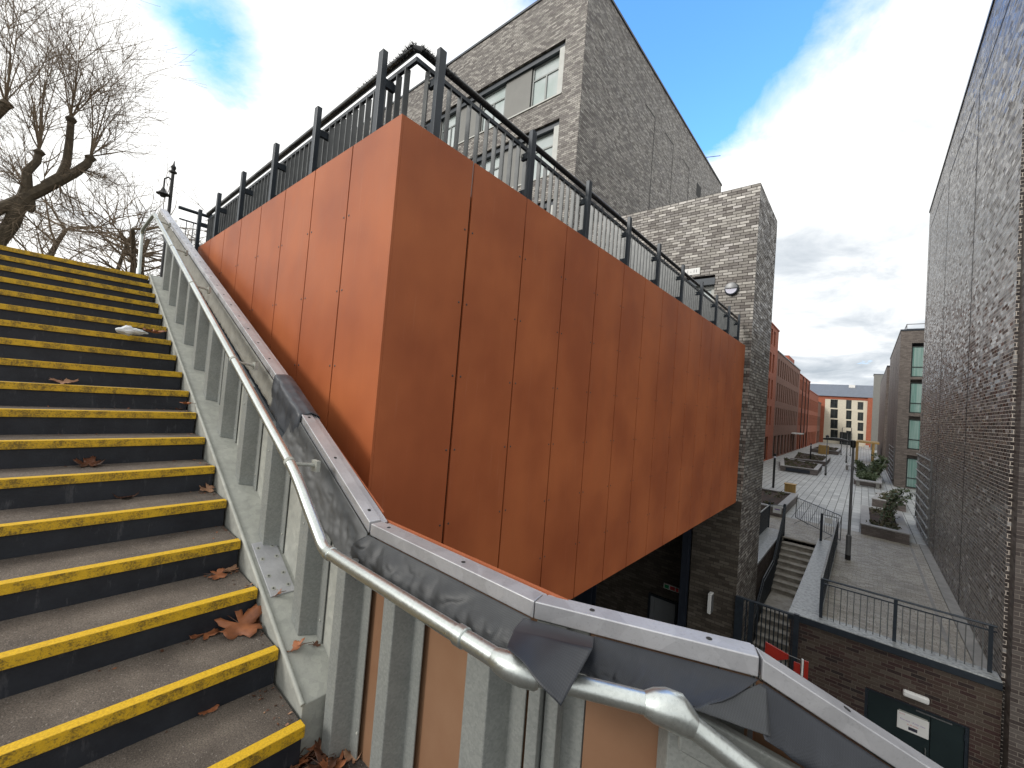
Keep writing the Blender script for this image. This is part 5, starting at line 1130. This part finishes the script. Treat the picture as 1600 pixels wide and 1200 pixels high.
LF(246, 577, 8, .075, 2.7, .1, .9, 'leaf2', 'tan leaf just below the white bag', 14)
leaf(atz(240, 521, tr(6)), .10, .4, -.1, 1.0, 'leaf', 'brown leaves heap right beside the white bag', 15)
leaf(atz(98, 600, tr(9) - .0), .09, .2, .1, .6, 'leaf2', 'pale flat leaf on a nosing left of centre', 16)
leaf(atz(18, 431, tr(2)), .13, .2, .1, .9, 'leaf', 'rusty leaf near the top of the steps at the left edge', 17)
def LC(px, py, size, yaw, tilt, curl, mat, lab, seed):
    y = 1.0; p = aty(px, py, y)
    r_ = ray(px, py); t_ = cz(0) / (r_.z + .4674 * r_.x) ; p = r_ * t_; leaf(p, size, yaw, tilt, curl, mat, lab, seed)
LC(465, 1015, .05, 4.3, .42, .9, 'leaf', 'rusty leaf with dark lobe on the sloping stringer near its foot', 18)
LC(492, 1010, .025, 1.0, .42, .9, 'leaf3', 'tiny dark leaf beside the rib near the foot of the stringer', 19)
LC(434, 930, .032, 4.5, .42, 1.0, 'leaf', 'small folded leaf on the stringer just below the screwed plate', 20)
LC(292, 632, .05, 4.2, .1, 1.2, 'leaf', 'leaf standing on the raised edge of the stringer halfway up', 21)
for i, (px, py, s, lab, mt_) in enumerate(((478, 1160, .07, 'reddish leaf in the pile between the bottom nosing and the first rib', 'leaf'), (505, 1178, .07, 'dark wet leaf under the foot of the corner rib', 'leaf3'), (535, 1172, .055, 'pale veined leaf at the foot of the corner rib', 'leaf2'), (460, 1192, .085, 'bright rusty leaf at the bottom edge left of the corner rib', 'leaf'), (500, 1196, .08, 'crumpled brown leaf at the bottom edge below the corner rib', 'leaf3'), (550, 1186, .05, 'tan leaf in front of the first orange brown back panel', 'leaf2'), (488, 1140, .045, 'small dark leaf against the end of the stringer', 'leaf3'), (520, 1200, .07, 'rusty leaf at the bottom edge right of the pile', 'leaf'))):
    leaf(atz(px, py, ZL + .002), s, i * 1.7, .15 * (-1) ** i, .8 + .1 * i, mt_, lab, 40 + i)
bg_ = thing('plastic_bag', 'crumpled white plastic bag on a tread high up the steps', 'bag', atz(205, 520, tr(7))); m = MB()
b0 = atz(205, 524, tr(6)); 
bmx = bmesh.new(); bmesh.ops.create_icosphere(bmx, subdivisions=4, radius=1)
for v_ in bmx.verts:
    p = v_.co; k = 1 + .35 * noise.noise(p * 1.6 + V((3, 1, 0))) + .22 * noise.noise(p * 4.1); v_.co = V((p.x * .05, p.y * .105, p.z * .038 * (1.2 if p.y < 0 else .75))) * k
m.add([b0 + v_.co + V((.02, -.0, .042)) for v_ in bmx.verts], [tuple(q.index for q in f.verts) for f in bmx.faces]); bmx.free(); m.build('body', 'whitebag', bg_, smooth='all')
# handwriting on the corner strip
text('pen_mark', '183', .022, F2(.085, .028) + V((0, 0, -.83)), V((.25, 0, -.97)).normalized(), V((.97, 0, .25)).normalized(), 'ink', pb)

# broken leaf fragments and grit gathered against the stringer and risers
rnd = random.Random(99); m = MB()
for i in range(420):
    k = rnd.randint(3, 17); x1 = xs[k] - .06; x0 = xs[k - 1] + .004; ye = .90 + yo(xs[k])
    if rnd.random() < .6: x = rnd.uniform(x0, x1); y = ye - abs(rnd.gauss(0, .05)) - .004
    else: x = x0 + abs(rnd.gauss(0, .018)); y = ye - rnd.random() ** 1.6 * 2.2
    m.mi = rnd.choice((0, 0, 1, 2)); c_ = V((x, y, tr(k) + .002)); L = rnd.uniform(.004, .017); a = rnd.uniform(0, 6.28); u_ = V((math.cos(a), math.sin(a), rnd.uniform(-.05, .5))) * L; w_ = V((-math.sin(a), math.cos(a), rnd.uniform(-.2, .4))) * L * rnd.uniform(.3, .8)
    m.face([c_, c_ + u_ * .6 + w_, c_ + u_ * 1.3, c_ + u_ * .5 - w_ * .6])
for i in range(160):
    x = rnd.uniform(-1.83, -1.15); y = 1.03 - abs(rnd.gauss(0, .09)); m.mi = rnd.choice((0, 0, 1, 2)); c_ = V((x, y, ZL + .003)); L = rnd.uniform(.008, .035); a = rnd.uniform(0, 6.28); u_ = V((math.cos(a), math.sin(a), rnd.uniform(0, .7))) * L; w_ = V((-math.sin(a), math.cos(a), rnd.uniform(-.2, .6))) * L * rnd.uniform(.4, .8)
    m.face([c_, c_ + u_ * .6 + w_, c_ + u_ * 1.3, c_ + u_ * .5 - w_ * .6])
tag(m.build('leaf_litter', ['leaf3', 'leaf', 'leaf2']), 'scattered broken leaf fragments and grit in the corners of the steps', 'leaf litter', kind='stuff')
